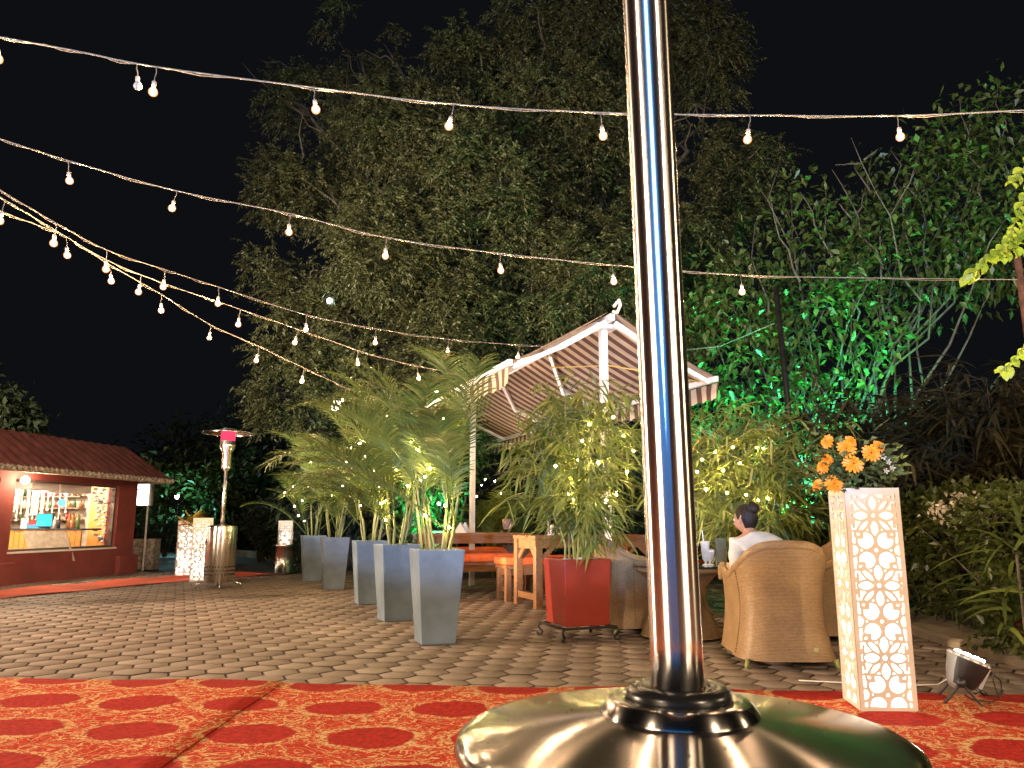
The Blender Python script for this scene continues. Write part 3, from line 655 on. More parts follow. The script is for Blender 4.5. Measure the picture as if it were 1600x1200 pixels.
# ================================================================== OBJECTS
# ------------------------------------------------------------------ near heater: hood, washer, pole
def near_heater():
    c = Vector((.158, .77, 0)); T = thing('patio_heater', 'close up steel patio heater with a wide hood and a mirror polished pole', 'patio heater', c)
    R0 = .212
    MB().lathe([(.19, .02), (.192, .03), (.192, .70), (.19, .705)], c, 72).build('housing', M['steel2'], T, True)
    MB().lathe([(.24, .0), (.245, .012), (.24, .024), (.1, .026)], c, 48).build('base_plate', M['steel2'], T, True)
    hz = .757
    hood = [(R0-.012, hz-.0245), (R0-.003, hz-.0215), (R0, hz-.0135), (R0-.003, hz-.0055), (R0-.010, hz-.0015), (R0-.02, hz)]
    hood += [(R0-.02-(R0-.02-.070)*i/10, hz+.0172*(i/10)) for i in range(1, 11)]
    MB().lathe(hood, c, 160).build('hood', M['steel'], T, True)
    MB().lathe([(.0745, .7725), (.074, .7755), (.0675, .7845), (.065, .7860), (.052, .7870), (.05, .785)], c, 160).build('collar', M['steel'], T, True)
    MB().lathe([(.0490, .784), (.0495, .790), (.0470, .7955), (.042, .7980), (.033, .7985), (.029, .796), (.0255, .796)], c, 64).build('washer', M['rubber'], T, True)
    lean = Vector((-.012, .0, 1)).normalized()
    top = c + Vector((0, 0, .79)) + lean*1.25
    b = MB(); pts = [c+Vector((0, 0, .79)) + lean*1.25*i/24 for i in range(25)]; b.tube(pts, .0248, 96); b.build('pole', M['pole_steel'], T, True)
    MB().lathe([(.026, 0), (.055, .05), (.055, .22), (.09, .30), (.09, .42)], top, 48).build('burner', M['steel2'], T, True)
    MB().lathe([(.09, .42), (.09, .56), (.02, .57)], top, 32).build('emitter_screen', M['iron'], T, True)
    MB().lathe([(.39, .56), (.392, .565), (.30, .60), (.12, .635), (.005, .645)], top, 64).build('reflector', M['steel2'], T, True)
    rr = random.Random(3); b = MB()
    for i in range(90):
        g = rr.uniform(0, 6.28); q = rr.uniform(.029, .05); z = .7985 if .034 < q < .043 else (.797 if q <= .034 else .795)
        b.ball(c+Vector((q*math.cos(g), q*math.sin(g), z)), rr.uniform(.0006, .0013), 6, 4, (1, 1, .6))
    for i in range(120):
        g = rr.uniform(0, 6.28); q = rr.uniform(.09, R0-.02); z = hz+.017*(1-(q-.078)/(R0-.098))
        b.ball(c+Vector((q*math.cos(g), q*math.sin(g), z)), rr.uniform(.0005, .0014), 6, 4, (1, 1, .5))
    for i in range(150):
        t = rr.random(); g = math.pi*rr.choice((.98, .02, 1.02, 0)) + rr.uniform(-.22, .22); p = c+Vector((0, 0, .78))+lean*1.0*t
        b.ball(p+Vector((.0249*math.cos(g), .0249*math.sin(g), 0)), rr.uniform(.0004, .0010), 6, 4, (1, 1, 1.3))
    m, nt, bs, out = newmat('water'); bs.inputs['Roughness'].default_value = 0; bs.inputs['Transmission Weight'].default_value = 1; bs.inputs['IOR'].default_value = 1.33
    tag(b.build('water_drops', m, smooth=True), 'beads of water scattered on the near heater hood and pole', 'water drops', kind='stuff')
near_heater()
def far_heater():
    c = gnd(341, 919); T = thing('patio_heater', 'whole steel patio heater in the distance with glowing head under a disc reflector', 'patio heater', c)
    q = lambda r, z: (r, z)
    MB().lathe([(.19, .09), (.215, .10), (.215, .88), (.21, .895), (.20, .90), (.06, .915), (.04, .93)], c, 48).build('housing', M['steel2'], T, True)
    for k in range(4):
        g = k*math.pi/2+.4; b = MB(); b.tube([c+Vector((.19*math.cos(g), .19*math.sin(g), .10)), c+Vector((.30*math.cos(g), .30*math.sin(g), .06)), c+Vector((.31*math.cos(g), .31*math.sin(g), 0))], .012, 8)
        b.build('foot', M['steel2'], T, True)
    b = MB()
    for row in range(3):
        for k in range(30):
            g = k*math.pi*2/30+row*.1; b.box(c+Vector((.2155*math.cos(g), .2155*math.sin(g), .20+row*.055)), (.006, .020, .022), rz(g))
    b.build('vent_slots', M['black'], T)
    g = R(-152); MB().lathe([(.001, .0), (.042, .001)], c+Vector((.216*math.cos(g), .216*math.sin(g), .66)), 20, Matrix.Rotation(g, 3, 'Z') @ Matrix.Rotation(math.pi/2, 3, 'Y')).build('hand_hole', M['black'], T)
    MB().tube([c+Vector((0, 0, .90)), c+Vector((.0, 0, 1.72))], .03, 24).build('pole', M['steel2'], T, True)
    MB().lathe([(.03, 1.70), (.066, 1.75), (.070, 1.76), (.070, 1.98), (.115, 2.05), (.115, 2.10)], c, 32).build('burner', M['steel2'], T, True)
    MB().lathe([(.11, 2.10), (.11, 2.16)], c, 32).build('emitter_base', M['iron'], T, True)
    MB().lathe([(.105, 2.16), (.105, 2.30), (.02, 2.305)], c, 32).build('emitter_screen', emit('hot_screen', (1, .045, .10), .55), T, True)
    MB().lathe([(.385, 2.27), (.39, 2.272), (.37, 2.285), (.13, 2.325), (.115, 2.345), (.005, 2.35)], c, 64).build('reflector', M['steel2'], T, True)
    c = gnd(443, 897); T = thing('steel_bin', 'short brushed steel bin beside the lit lantern behind the palms', 'bin', c)
    MB().lathe([(.17, .0), (.17, .03), (.165, .03), (.165, .50), (.17, .50), (.17, .54), (.15, .545), (.15, .45), (.001, .44)], c, 36).build('drum', M['steel2'], T, True)
    MB().lathe([(.172, .0), (.174, .02), (.172, .03)], c, 36).build('base_ring', M['black'], T)
far_heater()
# ------------------------------------------------------------------ lattice lanterns
def lattice_geo(Wd, H, cell, m=.022, th=.010):
    """fretwork panel: marching squares over a distance field, front and back faces and the cut edges"""
    nx, ny = int(Wd/cell), int(H/cell); xs = np.linspace(-Wd/2, Wd/2, nx+1); zs = np.linspace(0, H, ny+1)
    X, Z = np.meshgrid(xs, zs, indexing='ij'); iw = Wd/2-m; sw = .0060; P = .36*H/1.13; k = Wd/.28
    v = (Z-.085*H/1.13) % P; vA = np.minimum(v, P-v); vB = np.abs(v-P/2); ax = np.abs(X)
    ln = lambda d: np.abs(d)-sw
    def circ(cx, cy, yy, r): return ln(np.hypot(ax-cx*k, yy-cy*k)-r*k)
    def sq(cx, cy, yy, h): return np.maximum(np.abs(ax-cx*k), np.abs(yy-cy*k))-h*k
    def lens(cx, cy, yy, a, b, rot):
        dx, dy = ax-cx*k, yy-cy*k; c_, s_ = math.cos(rot), math.sin(rot); x2, y2 = np.abs(dx*c_+dy*s_), np.abs(-dx*s_+dy*c_)
        rr = (a*a+b*b)/(2*b)*k; return ln(np.hypot(x2, y2+rr-b*k)-rr)+np.where(x2 > a*k*1.02, 1, 0)
    lobe = np.hypot(ax-.050*k, vA-.050*k)-.046*k
    f = np.minimum.reduce([
        ln(np.maximum(lobe, -sq(.090, .090, vA, .026))), ln(sq(.086, .086, vA, .0145)), ln(np.maximum(ax, vA)-.014*k),
        np.where(vA < .016*k, 1, ln(ax)+np.where(vA > .045*k, 1, 0)), np.where(ax < .016*k, 1, ln(vA)+np.where(ax > .045*k, 1, 0)),
        circ(0, 0, vB, .017), lens(.066, 0, vB, .046, .026, 0), lens(0, .066, vB, .046, .026, math.pi/2), lens(.054, .054, vB, .050, .017, math.pi/4),
        circ(.118, .0, vA, .032), ln(ax-.104*k)+np.where((vB < .065*k) & (vB > .02*k), 0, 1), ln(sq(.111, .030, vB, .008)), ln(vA-.100*k)+np.where(ax > .072*k, 0, 1)])
    f = np.minimum(f, iw-ax); f = np.minimum(f, Z-.026); f = np.minimum(f, H-.034-Z)      # solid where f < 0
    f = np.where(f == 0, 1e-6, f); vid = {}; V = []; F = []; E = []
    def vert(key, x, z):
        if key not in vid: vid[key] = len(V); V.append((x, z))
        return vid[key]
    for i in range(nx):
        for j in range(ny):
            cs = ((i, j), (i+1, j), (i+1, j+1), (i, j+1)); val = [f[a] for a in cs]; ins = [q < 0 for q in val]
            if not any(ins): continue
            poly = []; cut = []
            for a in range(4):
                A, B = cs[a], cs[(a+1) % 4]
                if ins[a]: poly.append(vert(A, xs[A[0]], zs[A[1]]))
                if ins[a] != ins[(a+1) % 4]:
                    t = val[a]/(val[a]-val[(a+1) % 4]); key = (min(A, B), max(A, B))
                    q = vert(key, xs[A[0]]+t*(xs[B[0]]-xs[A[0]]), zs[A[1]]+t*(zs[B[1]]-zs[A[1]])); poly.append(q); cut.append((q, ins[a]))
            if len(poly) > 2: F.append(poly)
            if len(cut) == 2: E.append((cut[0][0], cut[1][0]) if cut[0][1] else (cut[1][0], cut[0][0]))
    n = len(V); verts = [(x, 0, z) for x, z in V] + [(x, th, z) for x, z in V]
    faces = [tuple(p) for p in F] + [tuple(i+n for i in reversed(p)) for p in F] + [(a, b, b+n, a+n) for a, b in E]
    return verts, faces
def lantern(name, loc, ang, H, Wd, label, watts, cell, lampcol=(1, .96, .88)):
    T = thing('lattice_lantern', label, 'lantern', loc, 'lattice pillar lanterns'); T.rotation_euler = (0, 0, ang)
    def part(b, n, m, **k):
        o = b.build(n, m, None, **k); o.parent = T; return o
    vs, fs = lattice_geo(Wd, H, cell); th = .010; first = None
    for k in range(4):
        if first is None: b = MB(); b.add([(x, y-Wd/2, z) for x, y, z in vs], fs); first = part(b, 'lattice_panel', M['lattice']); o = first
        else: o = first.copy(); COL.objects.link(o); o.parent = T; o.rotation_euler = (0, 0, k*math.pi/2)
        o.scale = (.998 if k % 2 == 0 else (Wd-2*th-.002)/Wd, 1, 1)
    a = Wd/2-.021; b = MB(); b.add([(i*a, j*a, z) for z in (.012, H-.015) for i, j in ((-1, -1), (1, -1), (1, 1), (-1, 1))], [(0, 1, 5, 4), (1, 2, 6, 5), (2, 3, 7, 6), (3, 0, 4, 7)]); part(b, 'diffuser', M['acrylic'])
    part(MB().box((0, 0, H-.006), (Wd-.026, Wd-.026, .010)), 'top_plate', M['lattice']); part(MB().box((0, 0, .006), (Wd-.026, Wd-.026, .010)), 'bottom_plate', M['lattice'])
    l = lamp('lantern_lamp', 'POINT', (0, 0, .24*H), watts, lampcol, .05); l.parent = T
    l = lamp('lantern_lamp', 'POINT', (0, 0, .66*H), watts*.32, lampcol, .05); l.parent = T
    return T
LA = R(-5); C0 = Vector((1.772, 4.13, 0)); m3 = rz(LA)
LC = C0 + m3 @ Vector((.14, .14, 0))
lantern('a', LC, LA, 1.13, .28, 'tall glowing fretwork lantern in front by the floor spotlight, orange flowers on top', 5.2, .0036)
lantern('b', gnd(303, 909)+Vector((.02, .16, 0)), R(22), 1.02, .31, 'far glowing fretwork lantern with a yellow plant on top, just left of the distant heater', 3.5, .009)
lantern('c', gnd(290, 901)+Vector((-.12, .2, 0)), R(22), .98, .30, 'far glowing fretwork lantern half hidden behind the one with the yellow plant', 3.5, .010)
lantern('d', gnd(437, 897)+Vector((.02, .2, 0)), R(10), .98, .26, 'far glowing fretwork lantern beside the steel bin behind the palms', 3, .010)
# ------------------------------------------------------------------ flowers on the lanterns
def bouquet():
    Y = LC.y; base = Vector((LC.x-.10, LC.y-.03, 1.13)); T = thing('flower_arrangement', 'bunch of orange daisies and green leaves on the tall front lantern', 'flowers', base)
    rr = random.Random(11)
    spots = [(1292, 690, .3, .8), (1322, 701, .1, 1), (1333, 725, .2, 1.05), (1361, 708, .2, 1), (1373, 697, .5, .7), (1286, 729, -.2, .85), (1303, 756, -.1, .95), (1277, 758, -.7, .7), (1329, 690, .6, .7), (1293, 718, .0, .6)]
    for k, (px, py, tl, sc) in enumerate(spots):
        c = at(px, py, Y-.12 + rr.uniform(-.06, .06)); r = .054*sc
        N = Vector((-.18+tl*.5*(-1 if px < 1320 else 1), -1, .25+.35*rr.random())).normalized()
        if k in (0, 7, 5): N = Vector((-1, -.5, .3)).normalized()
        q = N.to_track_quat('Z', 'Y').to_matrix(); b = MB()
        for ring, (n, r0, lift) in enumerate(((15, r, .0), (13, r*.8, .004), (9, r*.5, .008))):
            for i in range(n):
                a = 2*math.pi*(i+ring*.5)/n + rr.uniform(-.08, .08); e = r0*rr.uniform(.88, 1.06); w_ = r0*.17
                u_ = Vector((math.cos(a), math.sin(a), 0)); s_ = Vector((-math.sin(a), math.cos(a), 0)); dz = Vector((0, 0, lift))
                pts = [u_*r*.08+dz, u_*e*.55+s_*w_+dz+Vector((0, 0, .004)), u_*e*.9+s_*w_*.7+dz, u_*e+dz-Vector((0, 0, .004)), u_*e*.9-s_*w_*.7+dz, u_*e*.55-s_*w_+dz+Vector((0, 0, .004))]
                b.add([c + q @ p for p in pts], [(0, 1, 2, 3), (0, 3, 4, 5)])
        f = b.build('flower', M['petal'], T)
        b = MB().tube([c-N*.004, c-N*.04, base+Vector((rr.uniform(-.03, .03), 0, .0))], .0028, 5); b.build('stem', M['leaf_bouquet'], f)
    P = []; Ds = []
    for i in range(210):
        px = rr.choice((rr.gauss(1330, 28), rr.gauss(1385, 14), rr.gauss(1295, 16))); py = rr.gauss(732, 22) if px < 1360 else rr.gauss(728, 16)
        c = at(px, min(py, 765), Y-.06+rr.uniform(-.10, .10)); P.append(c); o = (c-base); Ds.append((o.x+rr.gauss(0, .1), -.10+rr.gauss(0, .12), o.z+rr.gauss(0, .1)))
    P, Ds = np.array([tuple(p) for p in P]), np.array(Ds)
    parts = [leafgeo(P, Ds, np.array([0, -.5, 1.])+RNG.normal(0, .5, (len(P), 3)), RNG.uniform(.035, .07, len(P)), RNG.uniform(.020, .034, len(P)), .15, .2)]
    for s in (-.55, .55):
        D2 = unit(Ds); S2 = unit(np.cross(D2, [0, -.4, 1.])); parts.append(leafgeo(P, D2*.8+S2*s*1.3, np.array([0, -.5, 1.])+RNG.normal(0, .4, (len(P), 3)), RNG.uniform(.025, .045, len(P)), RNG.uniform(.014, .024, len(P)), .15, .2))
    npmesh('foliage', *join(parts), M['leaf_bouquet'], T)
    wb = MB()
    for (px, py) in ((1380, 714), (1388, 722), (1394, 731), (1384, 736)):
        c = at(px, py, Y-.14)
        for i in range(5): a = i*1.257; wb.add([c, c+Vector((.012*math.cos(a-.4), -.004, .012*math.sin(a-.4))), c+Vector((.018*math.cos(a), -.008, .018*math.sin(a))), c+Vector((.012*math.cos(a+.4), -.004, .012*math.sin(a+.4)))], [(0, 1, 2, 3)])
    wb.build('small_blossom', M['flower_white'], T)
    c = at(303, 816, 13.3); T = thing('flower_arrangement', 'spiky yellow green plant on the far lantern near the distant heater', 'flowers', c)
    D = unit(RNG.normal(0, 1, (60, 3))*[1, 1, .4]+[0, 0, .7]); npmesh('foliage', *bladegeo(np.tile(np.array(tuple(c)), (60, 1))+RNG.normal(0, .05, (60, 3)), D, RNG.uniform(.2, .38, 60), .05, .25), leafmat('croton', (.20, .16, .02), (.45, .30, .03)), T)
bouquet()
# ------------------------------------------------------------------ floor spotlight with its cable
def par_light():
    c = gnd(1500, 1102); T = thing('floor_spotlight', 'grey and black floor spotlight shining upward on the carpet edge', 'spotlight', c)
    ax = Vector((.38, -.06, .92)).normalized(); q = ax.to_track_quat('Z', 'Y').to_matrix(); o = c + Vector((.0, .0, .085))
    def L(x, y, z): return o + q @ Vector((x, y, z))
    MB().lathe([(.001, -.008), (.045, -.005), (.062, .02), (.085, .08), (.098, .14), (.101, .150), (.101, .172), (.097, .178), (.092, .168)], o, 40, q).build('can', mat('grey_metal', (.30, .30, .31), .4, metal=.3, var=.1), T, True)
    b = MB()
    for k in range(14):
        a = k*2*math.pi/14; b.box(L(.1015*math.cos(a), .1015*math.sin(a), .163), (.004, .026, .010), q @ rz(a))
    b.build('rim_band', M['white'], T)
    b = MB(); N = 20; P = []
    for i in range(N+1):
        va = q.transposed() @ Vector((.62, -.78, 0)); a = math.atan2(va.y, va.x)-R(95)+R(205)*i/N
        for r, z in ((.066, .02), (.090, .08), (.1035, .14), (.1045, .158)): P.append(L(r*math.cos(a), r*math.sin(a), z))
    b.add(P, [(i*4+j, (i+1)*4+j, (i+1)*4+j+1, i*4+j+1) for i in range(N) for j in range(3)]); b.build('side_cover', M['black'], T, True)
    MB().lathe([(.001, .170), (.09, .166)], o, 32, q).build('lens', emit('spot_lens', (1, .82, .52), 35), T)
    b = MB()
    for k in range(7):
        a = k*2*math.pi/7; b.lathe([(.001, .19), (.018, .184), (.022, .172)], L(.055*math.cos(a), .055*math.sin(a), 0), 10, q)
    b.build('led_lens', emit('led_bead', (1, .86, .60), 90), T, True)
    side = q @ Vector((1, 0, 0)); fw = Vector((.93, -.36, 0)); sw = Vector((.36, .93, 0))
    for s in (-1, 1):
        piv = o + Vector((0, 0, .045)) + sw*s*.105
        for g in (-1, 1): MB().bar(piv, Vector((c.x, c.y, .026)) + sw*s*.105 + fw*g*.085, .012, .030, (sw.x, sw.y, 0)).build('leg', M['black'], T, bevel=.003)
        MB().lathe([(.001, -.02), (.022, -.018), (.024, .0), (.018, .012), (.001, .013)], piv, 14, sw.to_track_quat('Z', 'Y').to_matrix()).build('knob', M['black'], T, True)
    MB().bar(o+q @ Vector((.02, -.106, .04)), o+q @ Vector((.01, -.112, .155)), .02, .006, (0, -1, 0)).build('bracket', mat('grey_metal_light', (.42, .42, .43), .4), T)
    b = MB(); b.tube([o+Vector((.03, 0, -.03)), c+Vector((.05, -.03, .034)), c+Vector((.14, -.06, .03)), c+Vector((.22, .02, .03)), c+Vector((.26, .12, .10)), c+Vector((.27, .14, .14)), c+Vector((.30, .12, .10)), c+Vector((.27, .07, .03)), c+Vector((.20, .10, .03))], .004, 6); b.build('cable', M['black'], T, True)
    p = c+Vector((.20, .10, .03)); T2 = thing('power_plug', 'white and black cable plug beside the floor spotlight', 'plug', p)
    MB().tube([p, p+Vector((-.03, .03, .03))], .013, 10).build('black_socket', M['black'], T2, True); MB().tube([p+Vector((-.03, .03, .03)), p+Vector((-.045, .045, .045))], .011, 10).build('white_plug', M['white'], T2, True)
    MB().tube([p+Vector((-.045, .045, .045)), p+Vector((-.06, .06, .09)), p+Vector((-.09, .09, .10)), p+Vector((-.2, .10, .035)), p+Vector((-.4, .14, .02)), p+Vector((-.62, .22, .018)), p+Vector((-.9, .3, .018))], .003, 6).build('white_lead', M['white'], T2, True)
    lamp('floor_spot_beam', 'SPOT', o+ax*.215, 320, (1, .80, .42), .05, o+ax*.2+Vector((.32, -.02, 1.6)), 62, .6)
par_light()
def right_edge():
    c = Vector((3.02, 4.42, 0)); b = MB().lathe([(.001, .02), (.04, .02), (.062, .045), (.075, .085), (.072, .10), (.05, .12), (.001, .125)], c, 20)
    tag(b.build('clay_pot', M['terracotta'], smooth=True), 'small orange clay pot upside down at the carpet edge', 'pot')
    c = gnd(1614, 1030); T = thing('potted_plant', 'orange clay pot with a strappy green plant at the right edge by the hedge', 'potted plant', c)
    MB().lathe([(.001, .0), (.11, .0), (.15, .26), (.165, .26), (.165, .30), (.145, .30), (.14, .27), (.001, .27)], c, 28).build('pot', M['redpot'], T, True)
    n = 46; D = unit(RNG.normal(0, 1, (n, 3))*[1, 1, .3]+[0, 0, .75]); npmesh('foliage', *bladegeo(np.tile(np.array(tuple(c)), (n, 1))+[0, 0, .3]+RNG.normal(0, .03, (n, 3)), D, RNG.uniform(.4, .85, n), .05, .45, 5), leafmat('strap_leaf', (.05, .09, .02), (.13, .17, .04), .3), T)
right_edge()
# ------------------------------------------------------------------ wicker chairs and table
def chair_proto():
    T = thing('wicker_chair', 'x', 'chair', (0, 0, 0), 'wicker tub chairs'); NU, NV = 64, 24
    # chair faces +Y, back at -Y; u runs left front -> back -> right front
    def topz(u): a = abs(u); return .575 + (.80-.575)*(.5+.5*math.cos(math.pi*min(1, max(0, a/.74)))) + .05*max(0, (a-.8)/.2)**2
    def flare(t): return 1 + .20*(1-t)**2.0 - .05*math.sin(math.pi*t) + .30*max(0, t-.45)**1.6
    def pt(u, t, inner=0.):
        w_, dpt = .275-inner, .27-inner; f = flare(t)
        z = .05 + (topz(u)-.05)*t
        g = abs(u)
        if g < .5:                                       # rounded rectangular back
            a = g/.5*math.pi/2; e = .55; x = w_*math.copysign(abs(math.sin(a))**e, u); y = -dpt*abs(math.cos(a))**e
            lean = -.055*max(0, t-.35)
            return Vector((x*f, y*f+lean*abs(math.cos(a)), z))
        y = (g-.5)/.5*.40; return Vector((math.copysign(w_, u)*(1+(f-1)*.75), y, z))
    us = [-1+2*i/600 for i in range(601)]; cl = [0.]
    for a_, b_ in zip(us, us[1:]): cl.append(cl[-1]+(pt(b_, .55)-pt(a_, .55)).xy.length)
    def even(i):                                            # u values evenly spaced along the wall of the chair
        w_ = cl[-1]*i/NU; k = max(0, min(599, next((q for q in range(600) if cl[q+1] >= w_), 599))); return us[k]+(us[k+1]-us[k])*(w_-cl[k])/max(1e-9, cl[k+1]-cl[k])
    U_ = [even(i) for i in range(NU+1)]
    b = MB(); uv = []
    for side, inn in ((0, 0.), (1, .04)):
        P = []
        for i in range(NU+1):
            u = U_[i]
            for j in range(NV+1): t = j/NV; P.append(pt(u, t, inn)); uv.append((cl[-1]*i/NU, t*topz(u)))
        F = [(i*(NV+1)+j, (i+1)*(NV+1)+j, (i+1)*(NV+1)+j+1, i*(NV+1)+j+1) for i in range(NU) for j in range(NV)]
        b.add(P, F if side == 0 else [tuple(reversed(q)) for q in F])
    M1 = (NU+1)*(NV+1); fr = [tuple(q) for q in [(i, i+1, i+1+M1, i+M1) for i in range(NV)] + [(NU*(NV+1)+i+1, NU*(NV+1)+i, NU*(NV+1)+i+M1, NU*(NV+1)+i+1+M1) for i in range(NV)]]
    b.f += fr; b.uv = uv; b.build('shell', M['wicker'], T, True)
    b = MB(); path = [pt(U_[i], 1, .02) for i in range(NU+1)]; e0, e1 = path[0], path[-1]
    path = [e0+Vector((0, .03, -.10)), e0+Vector((0, .045, -.05)), e0+Vector((0, .03, -.01))] + path + [e1+Vector((0, .03, -.01)), e1+Vector((0, .045, -.05)), e1+Vector((0, .03, -.10))]
    b.tube(path, .031, 12); b.uv = [(v_[0]*1.3+v_[1], v_[2]) for v_ in b.v]; b.build('rolled_rim', M['wicker'], T, True)
    b = MB().box((0, .10, .21), (.46, .56, .32)); b.uv = [(v_[0]+v_[1], v_[2]) for v_ in b.v]; b.build('seat_base', M['wicker'], T, bevel=.015)
    for x in (-1, 1):
        MB().tube([(x*.285, -.27, .06), (x*.30, -.285, .0)], [.017, .014], 8).build('leg', M['cane'], T, True); MB().tube([(x*.26, .37, .07), (x*.265, .38, .0)], [.017, .014], 8).build('leg', M['cane'], T, True)
        b = MB()
        for j in range(30): t = .05+j*.031; b.ball(pt(x*.46, t, -.004), .0045, 6, 4)
        b.build('lacing', M['trousers'], T)
    b = MB().lathe([(.001, .003), (.016, .002), (.018, 0)], pt(.08, .10, -.008), 14, Matrix.Rotation(R(97), 3, 'X')); b.build('maker_tag', mat('brass_tag', (.5, .5, .25), .35, metal=.6), T)
    return T
ch = chair_proto()
def put_chair(src, x, y, a, label, sc=1):
    o = copy_tree(src) if src['label'] != 'x' else src
    o.location = (x, y, 0); o.rotation_euler = (0, 0, a); o['label'] = label; o.scale = (sc, sc, sc); return o
ch = put_chair(ch, 1.86, 5.58, R(-3), 'wicker tub chair seen from behind with the seated woman in it')
put_chair(ch, 2.62, 6.75, R(98), 'wicker tub chair with an orange cushion behind the tall front lantern')
put_chair(ch, 1.08, 7.2, R(-75), 'wicker tub chair half hidden behind the near heater pole')
def seat_pad(x, y, z, w, d, h, a, label, group=None, name='seat_cushion'):
    b = MB().box((0, 0, h/2), (w, d, h)); o = b.build(name, M['cushion'], None, True, bevel=min(h*.42, .035)); o.location = (x, y, z); o.rotation_euler = (0, 0, a); o.modifiers['bevel'].segments = 4
    return tag(o, label, 'cushion', group)
seat_pad(2.60, 6.75, .371, .44, .5, .09, R(98), 'orange seat cushion in the wicker chair behind the tall front lantern')
seat_pad(1.86, 5.68, .371, .44, .5, .07, R(-3), 'orange seat cushion under the seated woman')
def round_table():
    c = Vector((1.42, 6.72, 0)); T = thing('wicker_table', 'low round wicker table with a flared base and glass top', 'table', c)
    b = MB(); prof = [(.335, .02), (.29, .12), (.215, .30), (.225, .42), (.33, .535), (.365, .54), (.365, .575), (.33, .58)]; b.lathe(prof, c, 40); b.uv = [(math.atan2(v_[1]-c.y, v_[0]-c.x)*.35, v_[2]) for v_ in b.v]; b.build('base', M['wicker'], T, True)
    m, nt, bs, out = newmat('table_glass'); bs.inputs['Base Color'].default_value = (.03, .035, .03, 1); bs.inputs['Roughness'].default_value = .04
    MB().lathe([(.001, .582), (.385, .582), (.388, .586), (.385, .592), (.001, .592)], c, 48).build('glass_top', m, T)
    top = .5925
    def drink(px, py, name, label, h, r, col, straw):
        p = at(px, py, 6.65); p.z = top; T = thing(name, label, 'drink', p)
        MB().lathe([(.001, .0), (r*.8, .0), (r*.75, .008), (r*.25, .012), (r*.25, .03), (r*.7, .05), (r, h*.85), (r*1.02, h), (r*.93, h), (r*.6, .06), (.001, .055)], p, 20).build('glass', mat(name+'_glass', (.55, .50, .46), .08, spec=.8), T, True)
        MB().lathe([(.001, h*.9), (r*.9, h*.9)], p, 16).build('drink_top', mat(name+'_liquid', col, .3), T)
        if straw: MB().tube([p+Vector((0, 0, .06)), p+Vector((-.02, 0, h+.09))], .005, 8).build('straw', M['white'], T)
    drink(1103, 884, 'milkshake', 'tall pale drink with a white straw on the wicker table', .20, .038, (.42, .22, .14), True)
    drink(1110, 893, 'dessert_cup', 'short white dessert glass with brown topping on the wicker table', .13, .042, (.16, .07, .04), False)
    p = at(1127, 880, 6.9); p.z = top; b = MB().box(p+Vector((0, 0, .11)), (.10, .03, .22), rz(.2)); tag(b.build('menu_stand', mat('olive_card', (.09, .09, .05), .6), bevel=.004), 'olive menu card standing on the wicker table', 'menu')
round_table()
# ------------------------------------------------------------------ tables and benches under the awning
AW = R(21); nd_ = Vector((math.cos(AW), math.sin(AW), 0)); dd_ = Vector((-math.sin(AW), math.cos(AW), 0))
def dining_table(x, y, Lt, label, H=.80):
    T = thing('wooden_table', label, 'table', (x, y, 0), 'teak tables under the awning'); c = Vector((x, y, 0)); m3 = rz(AW); w_ = .70
    def W(a, b_, z): return c + nd_*a + dd_*b_ + Vector((0, 0, z))
    b = MB(); k = 6
    for i in range(k): b.box(W(0, -w_/2+(i+.5)*w_/k, H-.02), (Lt, w_/k-.005, .04), m3)
    b.build('tabletop', M['wood'], T, bevel=.004)
    for s in (-1, 1):
        MB().box(W(0, s*(w_/2-.05), H-.09), (Lt-.2, .03, .10), m3).build('apron', M['wood'], T, bevel=.003)
        MB().box(W(s*(Lt/2-.05), 0, H-.095), (.03, w_-.2, .11), m3).build('apron', M['wood'], T, bevel=.003)
        MB().box(W(s*(Lt/2-.05), 0, .12), (.04, w_-.18, .07), m3).build('stretcher', M['wood'], T, bevel=.003)
        for q in (-1, 1):
            MB().box(W(s*(Lt/2-.05), q*(w_/2-.05), (H-.04)/2), (.085, .085, H-.04), m3).build('leg', M['wood'], T, bevel=.005)
            b = MB(); a = W(s*(Lt/2-.05), q*(w_/2-.09), H-.26); e = W(s*(Lt/2-.05), q*(w_/2-.24), H-.13); b.bar(a, e, .03, .05)
            a = W(s*(Lt/2-.09), q*(w_/2-.05), H-.26); e = W(s*(Lt/2-.24), q*(w_/2-.05), H-.13); b.bar(a, e, .03, .05); b.build('brace', M['wood'], T, bevel=.004)
    return T
def bench(x, y, Lt, label, H=.43, w_=.36):
    T = thing('wooden_bench', label, 'bench', (x, y, 0), 'teak benches under the awning'); c = Vector((x, y, 0)); m3 = rz(AW)
    def W(a, b_, z): return c + nd_*a + dd_*b_ + Vector((0, 0, z))
    MB().box(W(0, 0, H-.02), (Lt, w_, .04), m3).build('seat', M['wood'], T, bevel=.004)
    for s in (-1, 1):
        MB().box(W(0, s*(w_/2-.04), H-.08), (Lt-.16, .03, .08), m3).build('apron', M['wood'], T)
        MB().box(W(s*(Lt/2-.05), 0, .14), (.035, w_-.14, .06), m3).build('stretcher', M['wood'], T)
        MB().box(W(s*(Lt/2-.05), 0, H-.08), (.03, w_-.14, .08), m3).build('apron', M['wood'], T)
        for q in (-1, 1): MB().box(W(s*(Lt/2-.05), q*(w_/2-.04), (H-.04)/2), (.07, .07, H-.04), m3).build('leg', M['wood'], T, bevel=.004)
    return c
def bench_set(x, y, Lt, label, clabel):
    bench(x, y, Lt, label); seat_pad(x, y, .432, Lt+.04, .40, .10, AW, clabel, 'orange bench cushions')
Ta = Vector((.155, 9.13, 0)) + nd_*.78
